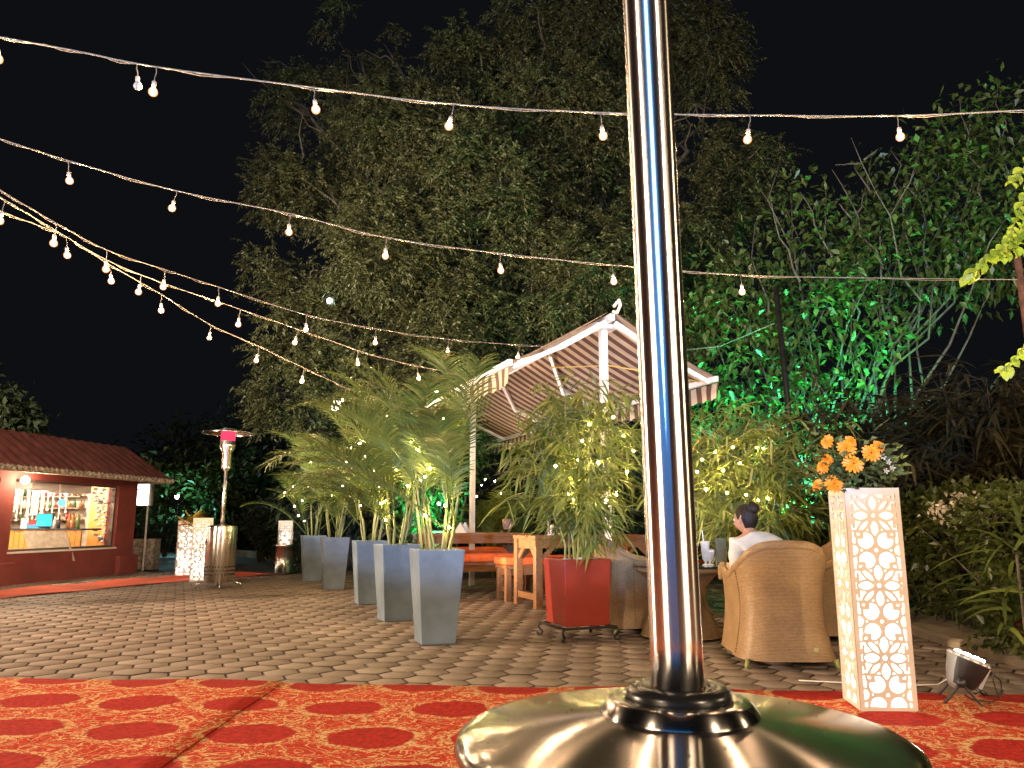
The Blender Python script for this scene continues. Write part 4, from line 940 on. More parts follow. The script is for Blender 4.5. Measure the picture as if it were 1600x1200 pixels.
dining_table(Ta.x, Ta.y, 1.6, 'teak table standing nearest, just behind the red planter')
Tb = Vector((-.55, 11.2, 0)); dining_table(Tb.x, Tb.y, 1.5, 'teak table behind the nearest grey planter and its palm')
Tc = Ta + dd_*5.0 + nd_*.1; dining_table(Tc.x, Tc.y, 1.5, 'far teak table deep under the awning behind the white post')
q = Vector((-.10, 9.66, 0)) + nd_*.72 + dd_*.12; bench_set(q.x, q.y, 1.45, 'teak bench on the far side of the nearest table', 'orange cushion on the bench behind the nearest table')
q = Ta - dd_*.78 + nd_*.25; bench_set(q.x, q.y, 1.5, 'teak bench between the red planter and the nearest table', 'orange cushion on the bench right behind the red planter')
q = Tb - dd_*.66 + nd_*.05; bench_set(q.x, q.y, 1.5, 'teak bench in front of the table behind the nearest palm', 'orange cushion on the bench in front of the second table')
q = Tb + dd_*.72 + nd_*.1; bench_set(q.x, q.y, 1.6, 'teak bench beyond the table behind the nearest palm', 'orange cushion on the bench beyond the second table')
q = Tc - dd_*.66; bench_set(q.x, q.y, 1.4, 'farthest teak bench deep under the awning', 'orange cushion on the farthest bench')
def small_things():
    for i, (px, py, Y, lab) in enumerate(((719, 826, 11.2, 'white folded napkin on the table behind the nearest palm'), (726, 827, 11.3, 'second folded napkin leaning beside the first on the far table'))):
        p = at(px, py, Y); p.z = .801; b = MB().add([p+Vector((-.09, -.03, 0)), p+Vector((.09, -.03, 0)), p+Vector((.09, .06, 0)), p+Vector((-.09, .06, 0)), p+Vector((.0, -.01, .15)), p+Vector((.02, .03, .15))], [(0, 1, 4), (1, 2, 5, 4), (2, 3, 5), (3, 0, 4, 5), (3, 2, 1, 0)])
        tag(b.build('napkin', M['white']), lab, 'napkin')
    p = at(863, 830, 9.2); p.z = .8005; T = thing('napkin_caddy', 'pale caddy with a white jar on the nearest teak table', 'caddy', p)
    b = MB(); [b.box(p+Vector((x, y, .08)), (.006, .006, .16)) for x in (-.05, .05) for y in (-.04, .04)]; b.box(p+Vector((0, 0, .006)), (.11, .09, .01)); b.build('rack', M['white'], T); MB().lathe([(.001, .013), (.03, .013), (.03, .10), (.02, .12), (.001, .12)], p, 14).build('jar', M['white'], T, True)
    p = at(882, 832, 9.35); p.z = .8005; tag(MB().lathe([(.001, .0), (.05, .0), (.085, .018), (.083, .022), (.05, .008), (.001, .008)], p, 24).build('plate', M['white'], smooth=True), 'white side plate on the nearest teak table', 'plate')
    p = at(792, 818, 12.3); T = thing('cup', 'pinkish paper cup on the table deep under the awning', 'cup', (p.x, p.y, p.z-.1)); MB().lathe([(.001, -.09), (.06, -.09), (.075, .07), (.07, .07), (.055, -.08)], p, 18).build('body', mat('pink_cup', (.45, .26, .22), .6), T, True)
    # folded teal parasol standing among the far tables
    c = Vector((.62, 12.6, 0)); T = thing('folded_parasol', 'folded teal parasol standing behind the tables under the awning', 'parasol', c)
    b = MB(); P = []; N = 28
    for z, r in ((1.0, .045), (1.05, .09), (1.35, .15), (1.7, .14), (2.0, .10), (2.3, .04)):
        for k in range(N): a = 2*math.pi*k/N; rr = r*(1+.16*math.cos(7*a)); P.append(c+Vector((rr*math.cos(a), rr*math.sin(a), z)))
    b.add(P, [(i*N+k, i*N+(k+1) % N, (i+1)*N+(k+1) % N, (i+1)*N+k) for i in range(5) for k in range(N)]); b.build('canopy', mat('teal_cloth', (.02, .10, .13), .8), T, True)
    MB().tube([c, c+Vector((0, 0, 2.4))], .02, 10).build('pole', M['iron'], T); MB().lathe([(.001, 0), (.25, 0), (.25, .05), (.05, .08), (.001, .08)], c, 20).build('base', M['iron'], T)
    # hanging lantern and the bright LED in the tree
    p = at(525, 634, 12.2); T = thing('hanging_lantern', 'small white cylinder lantern hanging beside the palms', 'lantern', p)
    MB().lathe([(.06, -.07), (.065, -.06), (.065, .06), (.06, .07)], p, 18).build('shade', emit('lantern_shade', (1, .84, .60), 5), T, True)
    b = MB(); [b.tube([p+Vector((.068*math.cos(a), .068*math.sin(a), -.08)), p+Vector((.068*math.cos(a), .068*math.sin(a), .08))], .005, 5) for a in (0, 1.05, 2.1, 3.14, 4.2, 5.2)]; b.lathe([(.02, .09), (.075, .08)], p, 18); b.tube([p+Vector((0, 0, .085)), p+Vector((0, 0, .6))], .004, 5); b.build('cage', M['iron'], T)
    p = at(515, 470, 15.2); T = thing('led_lamp', 'cold white lamp glinting among the leaves of the big tree', 'lamp', p)
    MB().ball(p, .055, 10, 8).build('led', emit('cold_led', (.72, 1, .92), 9), T, True); MB().box(p+Vector((0, .08, .02)), (.16, .05, .16)).build('housing', M['iron'], T)
small_things()
# ------------------------------------------------------------------ potted palms
def frond_mesh(seed, Ln, bare=.30):
    rr = random.Random(seed); b = MB(); n = 16; bend = rr.uniform(.9, 1.5); pts = []; p = Vector((0, 0, 0)); a = rr.uniform(.05, .16)
    tw = rr.uniform(-.2, .2)
    for i in range(n+1):
        t = i/n; ang = a + bend*t**1.9; pts.append(p.copy()); p = p + Vector((math.sin(ang), tw*t*.4, math.cos(ang)))*Ln/n
    b.tube(pts, taper(pts, .009, .0025), 5)
    P, D, LL, N = [], [], [], []
    k = 44
    for i in range(k):
        t = bare + (1-bare)*(i+.3)/k; f = t*n; j = min(int(f), n-1); q = pts[j].lerp(pts[j+1], f-j); tg = (pts[j+1]-pts[j]).normalized()
        sd = tg.cross(Vector((0, 1, 0))).normalized(); up = -sd if sd.z < 0 else sd
        for s in (-1, 1):
            d = Vector((0, s, 0))*.85 + tg*(.55+.5*t) + up*.28 + Vector((rr.gauss(0, .07), rr.gauss(0, .07), rr.gauss(0, .07)))
            P.append(tuple(q)); D.append(tuple(d)); e = (t-bare)/(1-bare); LL.append(Ln*.30*(.55+1.25*e*(1-e)*1.6)*rr.uniform(.88, 1.1)); N.append(tuple(up+Vector((rr.gauss(0, .25), rr.gauss(0, .25), 0))))
    V, F = bladegeo(np.array(P), np.array(D), np.array(LL), .018, .34, 3, np.array(N))
    base = len(b.v); b.v += [tuple(v) for v in V]; b.f += [tuple(int(i)+base for i in f) for f in F]
    me = bpy.data.meshes.new('frond'); me.from_pydata(b.v, [], b.f); me.materials.append(M['leaf_palm']); return me
FR = [frond_mesh(30+i, L_) for i, L_ in enumerate((1.0, 1.1, 1.2, 1.3, 1.15, 1.25, .95, 1.35))]
def planter_geo(parent, c, m3, wt, wb, h, m, name='planter'):
    b = MB(); t = .03
    def ring(w_, z): return [c + m3 @ Vector((i*w_/2, j*w_/2, z)) for i, j in ((-1, -1), (1, -1), (1, 1), (-1, 1))]
    P = ring(wb, 0)+ring(wt, h)+ring(wt-2*t, h)+ring(wt-2*t-.02, h-.10); b.add(P, [(3, 2, 1, 0)] + [(r*4+k, r*4+(k+1) % 4, r*4+4+(k+1) % 4, r*4+4+k) for r in range(3) for k in range(4)])
    pl = b.build(name, m, parent, bevel=.008)
    b = MB(); n = 10; P = [c + m3 @ Vector(((i/n-.5)*(wt-2*t-.005), (j/n-.5)*(wt-2*t-.005), h-.06+random.uniform(-.012, .012))) for i in range(n+1) for j in range(n+1)]
    b.add(P, [(i*(n+1)+j, (i+1)*(n+1)+j, (i+1)*(n+1)+j+1, i*(n+1)+j+1) for i in range(n) for j in range(n)]); b.build('soil', M['soil'], pl)
    return pl
def potted_palm(x, y, seed, label, nf, spread, hs=1.):
    T = thing('potted_palm', label, 'potted plant', (x, y, 0), 'potted palms in grey planters'); c = Vector((x, y, 0)); rr = random.Random(seed)
    planter_geo(T, c, rz(R(21+rr.uniform(-3, 3))), .385, .275, .735, M['planter'])
    stems = []
    for i in range(8):
        a = rr.uniform(0, 6.28); r = rr.uniform(.02, .11); b0 = c+Vector((r*math.cos(a), r*math.sin(a), .66)); h = rr.uniform(.25, .75)*hs
        tp = b0 + Vector((math.cos(a)*h*.16, math.sin(a)*h*.16, h)); pts = wander(b0, tp, 5, .03); b = MB().tube(pts, taper(pts, rr.uniform(.011, .018), .008), 8); b.build('stem', M['cane'], T, True); stems.append((tp, a))
    for i in range(nf):
        tp, a0 = stems[i % 8]; a = a0 + rr.gauss(0, .9) if i < nf*.7 else rr.uniform(0, 6.28); o = bpy.data.objects.new('frond', FR[rr.randrange(len(FR))]); COL.objects.link(o); o.parent = T
        low = i > nf*.72
        o.location = tp - c + Vector((0, 0, rr.uniform(-.25, .0) if not low else rr.uniform(-.3, -.1)))
        o.rotation_euler = (0, rr.uniform(.02, .40)*spread if not low else rr.uniform(.5, .95), a); s = rr.uniform(.85, 1.2)*hs*(1 if not low else .8)
        if math.cos(a) > 0 and seed == 1:                  # the side towards the awning only carries a few upright fronds
            if i % 5: a = math.pi-a+rr.uniform(-.5, .5); o.rotation_euler[2] = a
            else: o.rotation_euler[1] = .03; s *= .95
        elif math.cos(a) > .3 and seed == 2: o.rotation_euler[1] = min(o.rotation_euler[1], .10); s *= .85 if not low else .7; o.scale = (s, s, s)
    return T
PALMS = [(-.62, 6.45, 1, 'potted palm in the nearest and tallest looking grey planter, tall fronds by the awning', 18, .42, 1.36),
         (-1.16, 7.88, 2, 'potted palm in the second grey planter from the front', 19, .8, 1.12),
         (-1.71, 9.44, 3, 'potted palm in the middle planter of the grey row', 21, .9, 1.12),
         (-2.58, 11.42, 4, 'potted palm in the fourth grey planter, next to last in the row', 25, 1.2, 1.08),
         (-3.32, 13.10, 5, 'potted palm in the last grey planter at the far end of the row', 27, 1.3, 1.08)]
for a in PALMS: potted_palm(*a)
def ground_palm():
    c = Vector((-.25, 13.9, 0)); T = thing('palm_shrub', 'low palm shrub with fairy lights behind the white awning post', 'palm', c); rr = random.Random(9)
    for i in range(26):
        o = bpy.data.objects.new('frond', FR[rr.randrange(8)]); COL.objects.link(o); o.parent = T; o.location = (rr.uniform(-.2, .2), rr.uniform(-.2, .2), rr.uniform(.2, .7)); o.rotation_euler = (0, rr.uniform(.1, .8), rr.uniform(0, 6.28)); s = rr.uniform(.8, 1.15); o.scale = (s, s, s)
    for i in range(4): MB().tube([c+Vector((rr.uniform(-.1, .1), rr.uniform(-.1, .1), 0)), c+Vector((rr.uniform(-.2, .2), rr.uniform(-.2, .2), .8))], .03, 8).build('stem', M['cane'], T, True)
ground_palm()
# ------------------------------------------------------------------ bamboo plants
def bamboo_foliage(c, rx, rz_, z0, ntw, seed, parent, m, Lf=(.13, .24), wf=.018, canes=9, r0=.12, cane_m=None, per=8):
    rr = random.Random(seed); tops = []
    for i in range(canes):
        a = 2*math.pi*i/canes+rr.uniform(-.3, .3); r = rr.uniform(.02, r0); b0 = c+Vector((r*math.cos(a), r*math.sin(a), z0)); h = rr.uniform(.7, 1.)*rz_*2*.92
        tp = b0+Vector((math.cos(a)*rx*rr.uniform(.15, .6), math.sin(a)*rx*rr.uniform(.15, .6), h)); pts = wander(b0, tp, 7, .06); b = MB().tube(pts, taper(pts, rr.uniform(.008, .014), .003), 6); b.build('cane', cane_m or M['cane'], parent, True); tops.append(pts)
    P, D, tw = [], [], MB()
    for i in range(ntw):
        pts = tops[rr.randrange(canes)]; f = rr.uniform(.18, 1)*(len(pts)-1); j = min(int(f), len(pts)-2); s = pts[j].lerp(pts[j+1], f-j)
        a = rr.uniform(0, 6.28); hz = (s.z-c.z-z0)/(2*rz_); L = rx*rr.uniform(.35, 1.)*(1.05-.45*abs(hz-.45)*2)
        d = Vector((math.cos(a), math.sin(a), rr.uniform(-.05, .75))).normalized(); e = s+d*L+Vector((0, 0, -.14*L)); mid = s+d*L*.55+Vector((0, 0, .03))
        tw.tube([s, mid, e], [.0028, .002, .0012], 4, False)
        for k in range(per):
            t = rr.uniform(.3, 1.05); q = s.lerp(mid, t/.55) if t < .55 else mid.lerp(e, (t-.55)/.45)
            g = (e-mid).normalized()*.75 + Vector((rr.gauss(0, .55), rr.gauss(0, .55), rr.gauss(-.14, .38))); P.append(tuple(q)); D.append(tuple(g))
    tw.build('branches', cane_m or M['cane'], parent)
    P, D = np.array(P), np.array(D); n = len(P)
    V, F = bladegeo(P, D, RNG.uniform(Lf[0], Lf[1], n), wf*RNG.uniform(.7, 1.2, n), RNG.uniform(.06, .38, (n, 1)), 3); return npmesh('foliage', V, F, m, parent)
def red_planter():
    m3 = rz(R(21)); c = Vector((.55, 6.70, 0)); T = thing('potted_bamboo', 'bushy bamboo in a glossy red square planter on a black scrolled stand', 'potted plant', c)
    pc = c+Vector((0, 0, .115)); planter_geo(T, pc, m3, .43, .395, .535, M['redpot'])
    b = MB()
    for i in range(4):
        a = m3 @ Vector(((-.23, .23, .23, -.23)[i], (-.23, -.23, .23, .23)[i], .105)); e = m3 @ Vector(((.23, .23, -.23, -.23)[i], (-.23, .23, .23, -.23)[i], .105)); b.bar(c+a, c+e, .03, .018)
    st = b.build('stand', M['iron'], T, bevel=.003)
    for x, y in ((-1, -1), (1, -1), (1, 1), (-1, 1)):
        o = m3 @ Vector((x*.7071, y*.7071, 0)); k = c + m3 @ Vector((x*.22, y*.22, 0))
        pr = [(.0, .10), (.035, .095), (.045, .075), (.025, .05), (.005, .03), (.02, .010), (.05, .012), (.055, .03)]
        MB().tube([k+o*r+Vector((0, 0, z)) for r, z in pr], .010, 8).build('scroll_foot', M['iron'], st, True)
    b = MB()
    for i in range(26):
        p = pc + m3 @ Vector((random.uniform(-.17, .17), random.uniform(-.18, .05), .49+random.uniform(0, .03))); b.ball(p, random.uniform(.025, .045), 8, 6, (1.2, 1, .7), .08)
    b.build('pebbles', M['pebble'], T, True)
    bamboo_foliage(c+Vector((.02, 0, 0)), .58, .86, .55, 350, 21, T, M['leaf_bamboo'], (.13, .25), wf=.028, r0=.13, per=8)
red_planter()
def bamboo_two():
    c = Vector((2.45, 7.95, 0)); T = thing('potted_bamboo', 'dense bamboo bush with fairy lights behind the seated woman', 'potted plant', c)
    planter_geo(T, c, rz(R(10)), .45, .40, .5, M['redpot'])
    bamboo_foliage(c, .95, .90, .42, 600, 22, T, M['leaf_bamboo'], (.13, .26), wf=.028, r0=.16, canes=11, per=9)
bamboo_two()
def dark_bamboo():
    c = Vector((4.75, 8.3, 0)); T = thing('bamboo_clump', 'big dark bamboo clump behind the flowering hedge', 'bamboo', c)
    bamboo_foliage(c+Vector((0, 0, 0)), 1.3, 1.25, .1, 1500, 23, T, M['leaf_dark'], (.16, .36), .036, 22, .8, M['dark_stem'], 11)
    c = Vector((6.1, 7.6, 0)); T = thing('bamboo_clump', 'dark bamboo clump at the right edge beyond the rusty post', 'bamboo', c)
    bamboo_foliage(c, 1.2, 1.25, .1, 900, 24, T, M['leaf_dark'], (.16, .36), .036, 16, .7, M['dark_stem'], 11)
dark_bamboo()
# ------------------------------------------------------------------ fairy lights: one string per plant
def fairy(label, pts, Y, jit, seed):
    rr = random.Random(seed); P = [at(px, py, Y+rr.uniform(-jit, jit)) for px, py in pts]
    T = thing('fairy_lights', label, 'fairy lights', P[0], 'fairy light strings in the plants'); off = P[0]
    order = [P[0]]; rest = P[1:]
    while rest: nx = min(rest, key=lambda q: (q-order[-1]).length); order.append(nx); rest.remove(nx)
    b = MB()
    for a, e in zip(order, order[1:]): m_ = (a+e)/2 + Vector((0, 0, -.03)); b.tube([a, m_, e], .0018, 4, False)
    b.build('wire', M['cord'], T)
    me = None
    for p in P:
        if me is None: o = MB().ball(p, .0095, 8, 6).build('bulb', M['fairy'], T, True); me = o
        else: o = me.copy(); COL.objects.link(o); o.parent = T; o.location = p - P[0]
fairy('fairy lights wound through the nearest grey planter palm', [(682, 611), (680, 655), (693, 654), (701, 682), (652, 704), (672, 732), (683, 716), (695, 751), (664, 745), (695, 790), (665, 805), (702, 824), (668, 665), (686, 787), (643, 690), (660, 640)], 6.32, .12, 1)
fairy('fairy lights wound through the palm in the second grey planter', [(561, 694), (578, 710), (571, 714), (584, 737), (591, 732), (602, 751), (591, 762), (596, 787), (602, 813), (619, 734), (637, 759), (657, 751), (650, 673), (610, 700)], 7.72, .15, 2)
fairy('fairy lights in the palm of the middle grey planter', [(556, 765), (541, 722), (563, 790), (535, 760), (549, 700)], 9.2, .15, 3)
fairy('fairy lights in the far palms at the end of the row', [(475, 713), (485, 722), (518, 775), (460, 791), (466, 806), (476, 814), (472, 782), (503, 748), (445, 770), (458, 760)], 11.6, .5, 4)
fairy('fairy lights wound through the bamboo in the red planter', [(921, 663), (910, 689), (903, 718), (900, 744), (974, 680), (990, 704), (958, 652), (980, 737), (963, 773), (947, 782), (897, 780), (887, 772), (935, 722), (868, 728)], 6.40, .14, 5)
fairy('fairy lights wound through the bamboo bush behind the woman', [(1117, 706), (1145, 699), (1097, 718), (1089, 737), (1181, 699), (1156, 724), (1166, 773), (1200, 779), (1185, 782), (1103, 764), (1136, 770), (1078, 752), (1193, 701), (1130, 735)], 7.45, .14, 6)
fairy('fairy lights in the low palm shrub behind the white post', [(758, 749), (773, 752), (753, 758), (783, 771), (790, 742), (745, 776)], 13.5, .2, 7)
# ------------------------------------------------------------------ seated woman
def skin_body(name, joints, edges, mat_, parent, sub=2):
    me = bpy.data.meshes.new(name); off = parent_world(parent)
    me.from_pydata([tuple(Vector(j[0])-off) for j in joints], edges, []); o = bpy.data.objects.new(name, me); COL.objects.link(o); o.parent = parent; me.materials.append(mat_)
    o.modifiers.new('skin', 'SKIN'); 
    for i, j in enumerate(joints):
        r = j[1]; me.skin_vertices[0].data[i].radius = r if isinstance(r, tuple) else (r, r)
    me.skin_vertices[0].data[0].use_root = True
    s = o.modifiers.new('sub', 'SUBSURF'); s.levels = s.render_levels = sub; o.modifiers['skin'].use_smooth_shade = True
    return o
def woman():
    base = Vector((1.85, 5.56, 0)); T = thing('person', 'seated woman in a cream top with dark hair in a bun, seen from behind', 'person', base)
    f = Vector((-.11, .994, 0)); s = Vector((.994, .11, 0)); Z = Vector((0, 0, 1)); hipc = base+Z*.50
    def W(a, b_, z): return base + s*(a-.12*max(0, min(1, (z-.5)/.33))*(1 if z > .5 else 0)) + f*b_ + Z*z        # a to her right, b_ forward; she leans left
    J = [(W(0, 0, .50), (.15, .11)), (W(0, .0, .62), (.125, .095)), (W(0, .03, .74), (.14, .10)), (W(0, .04, .825), (.10, .08)), (W(-.02, .06, .875), (.045, .045)), (W(-.03, .08, .93), .042)]
    E = [(0, 1), (1, 2), (2, 3), (3, 4), (4, 5)]
    for sg in (-1, 1):
        k = len(J); J += [(W(sg*.145, .04, .805), .055), (W(sg*.175, .07, .69), .045), (W(sg*.175, .15, .585), .038), (W(sg*.15, .27, .60), .033), (W(sg*.13, .38, .62), .026), (W(sg*.12, .44, .625), (.034, .018))]
        E += [(3, k)] + [(k+i, k+i+1) for i in range(5)]
        k = len(J); J += [(W(sg*.10, .05, .49), .085), (W(sg*.13, .42, .50), .062), (W(sg*.12, .46, .30), .050), (W(sg*.12, .44, .10), .036), (W(sg*.12, .47, .045), .034), (W(sg*.13, .58, .035), .026)]
        E += [(0, k)] + [(k+i, k+i+1) for i in range(5)]
    skin_body('body', J, E, M['skin'], T)
    for sg in (-1, 1):                                     # fingers on each hand
        h0 = W(sg*.12, .45, .625)
        for i in range(4):
            o = s*((i-1.5)*.016) ; L = (.055, .068, .064, .05)[i]; J2 = [(h0+o, .008), (h0+o+f*.035, .0085), (h0+o+f*(.035+L*.5)-Z*.008, .0075), (h0+o+f*(.03+L)-Z*.03, .0065)]; skin_body('finger', J2, [(0, 1), (1, 2), (2, 3)], M['skin'], T, 1)
        J2 = [(h0-s*sg*.022, .010), (h0-s*sg*.045+f*.02-Z*.005, .009), (h0-s*sg*.055+f*.045-Z*.012, .0075)]; skin_body('thumb', J2, [(0, 1), (1, 2)], M['skin'], T, 1)
    J = [(W(0, 0, .49), (.165, .125)), (W(0, .0, .62), (.145, .115)), (W(0, .02, .73), (.155, .12)), (W(0, .035, .818), (.125, .090)), (W(-.015, .05, .862), (.060, .056))]
    E = [(0, 1), (1, 2), (2, 3), (3, 4)]
    for sg in (-1, 1):
        k = len(J); J += [(W(sg*.145, .04, .800), .072), (W(sg*.178, .07, .69), .062), (W(sg*.178, .145, .585), .054), (W(sg*.155, .22, .59), .048)]; E += [(3, k)] + [(k+i, k+i+1) for i in range(3)]
    sh = skin_body('shirt', J, E, M['shirt'], T); d = sh.modifiers.new('folds', 'DISPLACE'); tx = bpy.data.textures.new('folds', 'CLOUDS'); tx.noise_scale = .09; d.texture = tx; d.strength = .030; d.mid_level = .5
    k = []; J = [(W(0, -.01, .48), (.155, .12))]; E = []
    for sg in (-1, 1):
        k = len(J); J += [(W(sg*.10, .05, .485), .095), (W(sg*.13, .42, .49), .075), (W(sg*.12, .46, .30), .066), (W(sg*.12, .44, .11), .058)]; E += [(0, k)] + [(k+i, k+i+1) for i in range(3)]
    skin_body('trousers', J, E, M['trousers'], T)
    # head: continuous surface with brow, nose, chin; looks to her left (towards -X)
    hc = W(-.035, .095, .972); look = Vector((-.60, .79, -.14)).normalized(); hs_ = look.cross(Z).normalized(); hu = hs_.cross(look).normalized()
    def H(x, y, z): return hc + (hs_*x + look*y + hu*z)*.88
    b = MB(); n, m_ = 32, 26; P = []
    for i in range(m_+1):
        th = math.pi*i/m_
        for k in range(n):
            ph = 2*math.pi*k/n; x = .074*math.sin(th)*math.sin(ph); y = .094*math.sin(th)*math.cos(ph); z = -.112*math.cos(th)
            if z < -.02: x *= 1-.42*min(1, (-z-.02)/.09)**1.4; y = y*(1-.22*min(1, (-z-.02)/.09)) + (.012 if y > 0 else 0)
            if y > .05: 
                y += .026*math.exp(-(x/.012)**2)*math.exp(-((z+.018)/.020)**2) + .008*math.exp(-((z+.055)/.010)**2)*math.exp(-(x/.024)**2)
                y -= .010*math.exp(-((abs(x)-.032)/.014)**2)*math.exp(-((z-.008)/.011)**2); y += .007*math.exp(-((z+.098)/.016)**2)*math.exp(-(x/.02)**2)
            P.append(H(x, y, z))
    b.add(P, [(i*n+k, i*n+(k+1) % n, (i+1)*n+(k+1) % n, (i+1)*n+k) for i in range(m_) for k in range(n)])
    hd = b.build('head', M['skin'], T, True)
    for sg in (-1, 1):
        MB().ball(H(sg*.031, .079, .006), .011, 10, 8).build('eye', mat('eye_white', (.6, .58, .55), .2), hd, True)
        b = MB(); e = [H(sg*(.070+.012*math.sin(t)), -.012-.014*math.cos(t)*.9, .002+.030*math.cos(t*1.0)) for t in [i*math.pi/8-.3 for i in range(12)]]; b.tube(e, [.006]*11+[.009], 8); b.ball(H(sg*.072, -.008, -.004), .016, 10, 8, (.8, .8, 1.5)); b.build('ear', M['skin'], hd, True)
    b = MB(); q = [H(x_*.022, .094-.003*abs(x_), -.056-.003*abs(x_)) for x_ in (-1, -.5, 0, .5, 1)]; b.tube(q, [.002, .005, .0055, .005, .002], 8); b.build('lips', mat('lips', (.30, .09, .07), .45), hd, True)
    b = MB(); P = []; n, m_ = 36, 18
    for i in range(m_+1):
        th = math.pi*i/m_*.98
        for k in range(n):
            ph = 2*math.pi*k/n; x = .083*math.sin(th)*math.sin(ph); y = -.012+.098*math.sin(th)*math.cos(ph); z = .012+.112*math.cos(th)
            lim = .045 + .04*math.cos(ph) if math.cos(ph) > 0 else -.085+.09*max(0, math.cos(ph)+.35)     # hairline
            lim = .058 if math.cos(ph) > .45 else (.0 if math.cos(ph) > -.05 else -.085)
            if z < lim: z = lim; x *= .96; y *= .96
            rg = 1+.012*math.sin(ph*23+th*4); P.append(H(x*rg, y*rg, z))
    b.add(P, [(i*n+k, i*n+(k+1) % n, (i+1)*n+(k+1) % n, (i+1)*n+k) for i in range(m_) for k in range(n)])
    hr = b.build('hair', M['hair'], T, True)
    b = MB().ball(H(.0, -.088, .075), .046, 16, 12, (1, 1, .92), .05); b.tube([H(-.0, -.088, .075)+hs_*(.04*math.cos(t))+hu*(.04*math.sin(t)) for t in [i*.5 for i in range(13)]], .012, 8); b.build('bun', M['hair'], hr, True)
    MB().ball(H(.03, -.115, .085), .009, 10, 8).build('hair_clip', M['white'], hr, True)
woman()
# ------------------------------------------------------------------ light strings
def bulb_proto(lit=True):
    T = thing('light_bulb', 'x', 'light bulb', (0, 0, 0), 'bulbs on the light strings')
    MB().tube([(0, 0, 0), (.006, 0, -.035), (-.003, .003, -.07), (0, 0, -.095)], .0035, 5).build('cord', M['cord'], T)
    MB().lathe([(.004, -.093), (.014, -.098), (.0155, -.103), (.0155, -.132), (.013, -.136)], (0, 0, 0), 12).build('socket', M['socket'], T, True)
    prof = [(.012, -.134), (.0145, -.142), (.023, -.150), (.0295, -.162), (.0315, -.174), (.0290, -.188), (.020, -.199), (.009, -.2040), (.001, -.205)]
    MB().lathe(prof, (0, 0, 0), 16).build('glass', M['glass_lit'] if lit else M['glass_off'], T, True)
    if lit: MB().ball((0, 0, -.171), .0195, 12, 10, (1, 1, 1.15)).build('filament', M['glass_core'], T, True)
    return T
B_ON, B_OFF = bulb_proto(), bulb_proto(False); USED = set()
def put_bulb(src, p, label, sc=1.):
    o = src if src.name not in USED else copy_tree(src); USED.add(src.name)
    o.location = p; o.rotation_euler = (random.gauss(0, .13), random.gauss(0, .13), random.uniform(0, 6.28)); o['label'] = label; o.scale = (sc, sc, sc)
def wire(name, label, ctrl, bulbs, where, r=.008, off=(), sc=1.):
    """ctrl: (px, py, distance) points the wire passes; bulbs: photo columns where one hangs"""
    K = [at(px, py, Y) for px, py, Y in ctrl]; xs = [c_[0] for c_ in ctrl]; pts = []; px_ = []
    for i in range(len(K)-1):
        p0, p1, p2, p3 = K[max(i-1, 0)], K[i], K[i+1], K[min(i+2, len(K)-1)]
        for k in range(10):
            t = k/10; pts.append(.5*((2*p1)+(p2-p0)*t+(2*p0-5*p1+4*p2-p3)*t*t+(3*p1-p0-3*p2+p3)*t**3)); px_.append(xs[i]+(xs[i+1]-xs[i])*t)
    pts.append(K[-1]); px_.append(xs[-1])
    b = MB().tube(pts, r, 6); o = K[0]; T = thing('light_string_wire', label, 'wire', o); b.build('rope', M['rope'], T, True)
    b = MB(); b.tube([p+Vector((.006*math.sin(i*1.7), .006*math.cos(i*1.7), -.006+.010*math.sin(i*.9))) for i, p in enumerate(pts)], r*.55, 5); b.build('flex', mat('flex_cord', (.26, .20, .12), .6), T, True)
    def on(x):
        for i in range(len(px_)-1):
            if px_[i] <= x <= px_[i+1]: return pts[i].lerp(pts[i+1], (x-px_[i])/(px_[i+1]-px_[i]))
        return pts[0]
    for i, x in enumerate(bulbs): put_bulb(B_ON, on(x)-Vector((0, 0, r)), f'lit round bulb hanging from {where}, {ORD[i]} from the left', sc)
    for i, x in enumerate(off): put_bulb(B_OFF, on(x)-Vector((0, 0, r)), f'unlit bulb hanging from {where}' + ('' if i == 0 else ', on the right'), sc*.9)
    for i, x in enumerate(list(bulbs)[::2]):
        p = on(x+14); q = MB().tube([p-Vector((.012, 0, 0)), p+Vector((.012, 0, -.002))], r*1.5, 6); q.build('knot', M['rope'], T)
wire('w', 'pale rope carrying the topmost row of bulbs across the whole picture', [(-60, 46, 4.7), (0, 58, 4.75), (120, 80, 4.85), (247, 105, 4.95), (490, 137, 5.1), (708, 163, 5.2), (938, 176, 5.25), (1170, 180, 5.3), (1400, 181, 5.3), (1620, 171, 5.2), (1700, 166, 5.2)], [-2, 245, 490, 709, 938, 1172, 1402], 'the topmost rope', .006, (222,))
wire('w', 'second pale rope with bulbs, from the left edge to the rusty post on the right', [(-60, 196, 5.9), (0, 217, 6.0), (110, 252, 6.2), (275, 298, 6.4), (453, 334, 6.6), (603, 371, 6.8), (781, 396, 6.9), (956, 414, 7.0), (1060, 423, 7.05), (1220, 432, 7.1), (1592, 437, 7.2)], [107, 276, 453, 604, 781, 957, 1175], 'the second rope', .0052)
wire('w', 'upper rope of the crossing bundle at left, running to the awning', [(-40, 268, 5.4), (0, 297, 5.6), (90, 350, 6.1), (170, 392, 6.6), (260, 422, 7.2), (340, 448, 7.8), (480, 492, 8.6), (590, 514, 9.2), (700, 530, 9.7), (830, 540, 10.2), (990, 548, 10.6)], [88, 167, 259, 343, 479, 588, 701, 813], 'the upper bundle rope', .0046, (), .98)
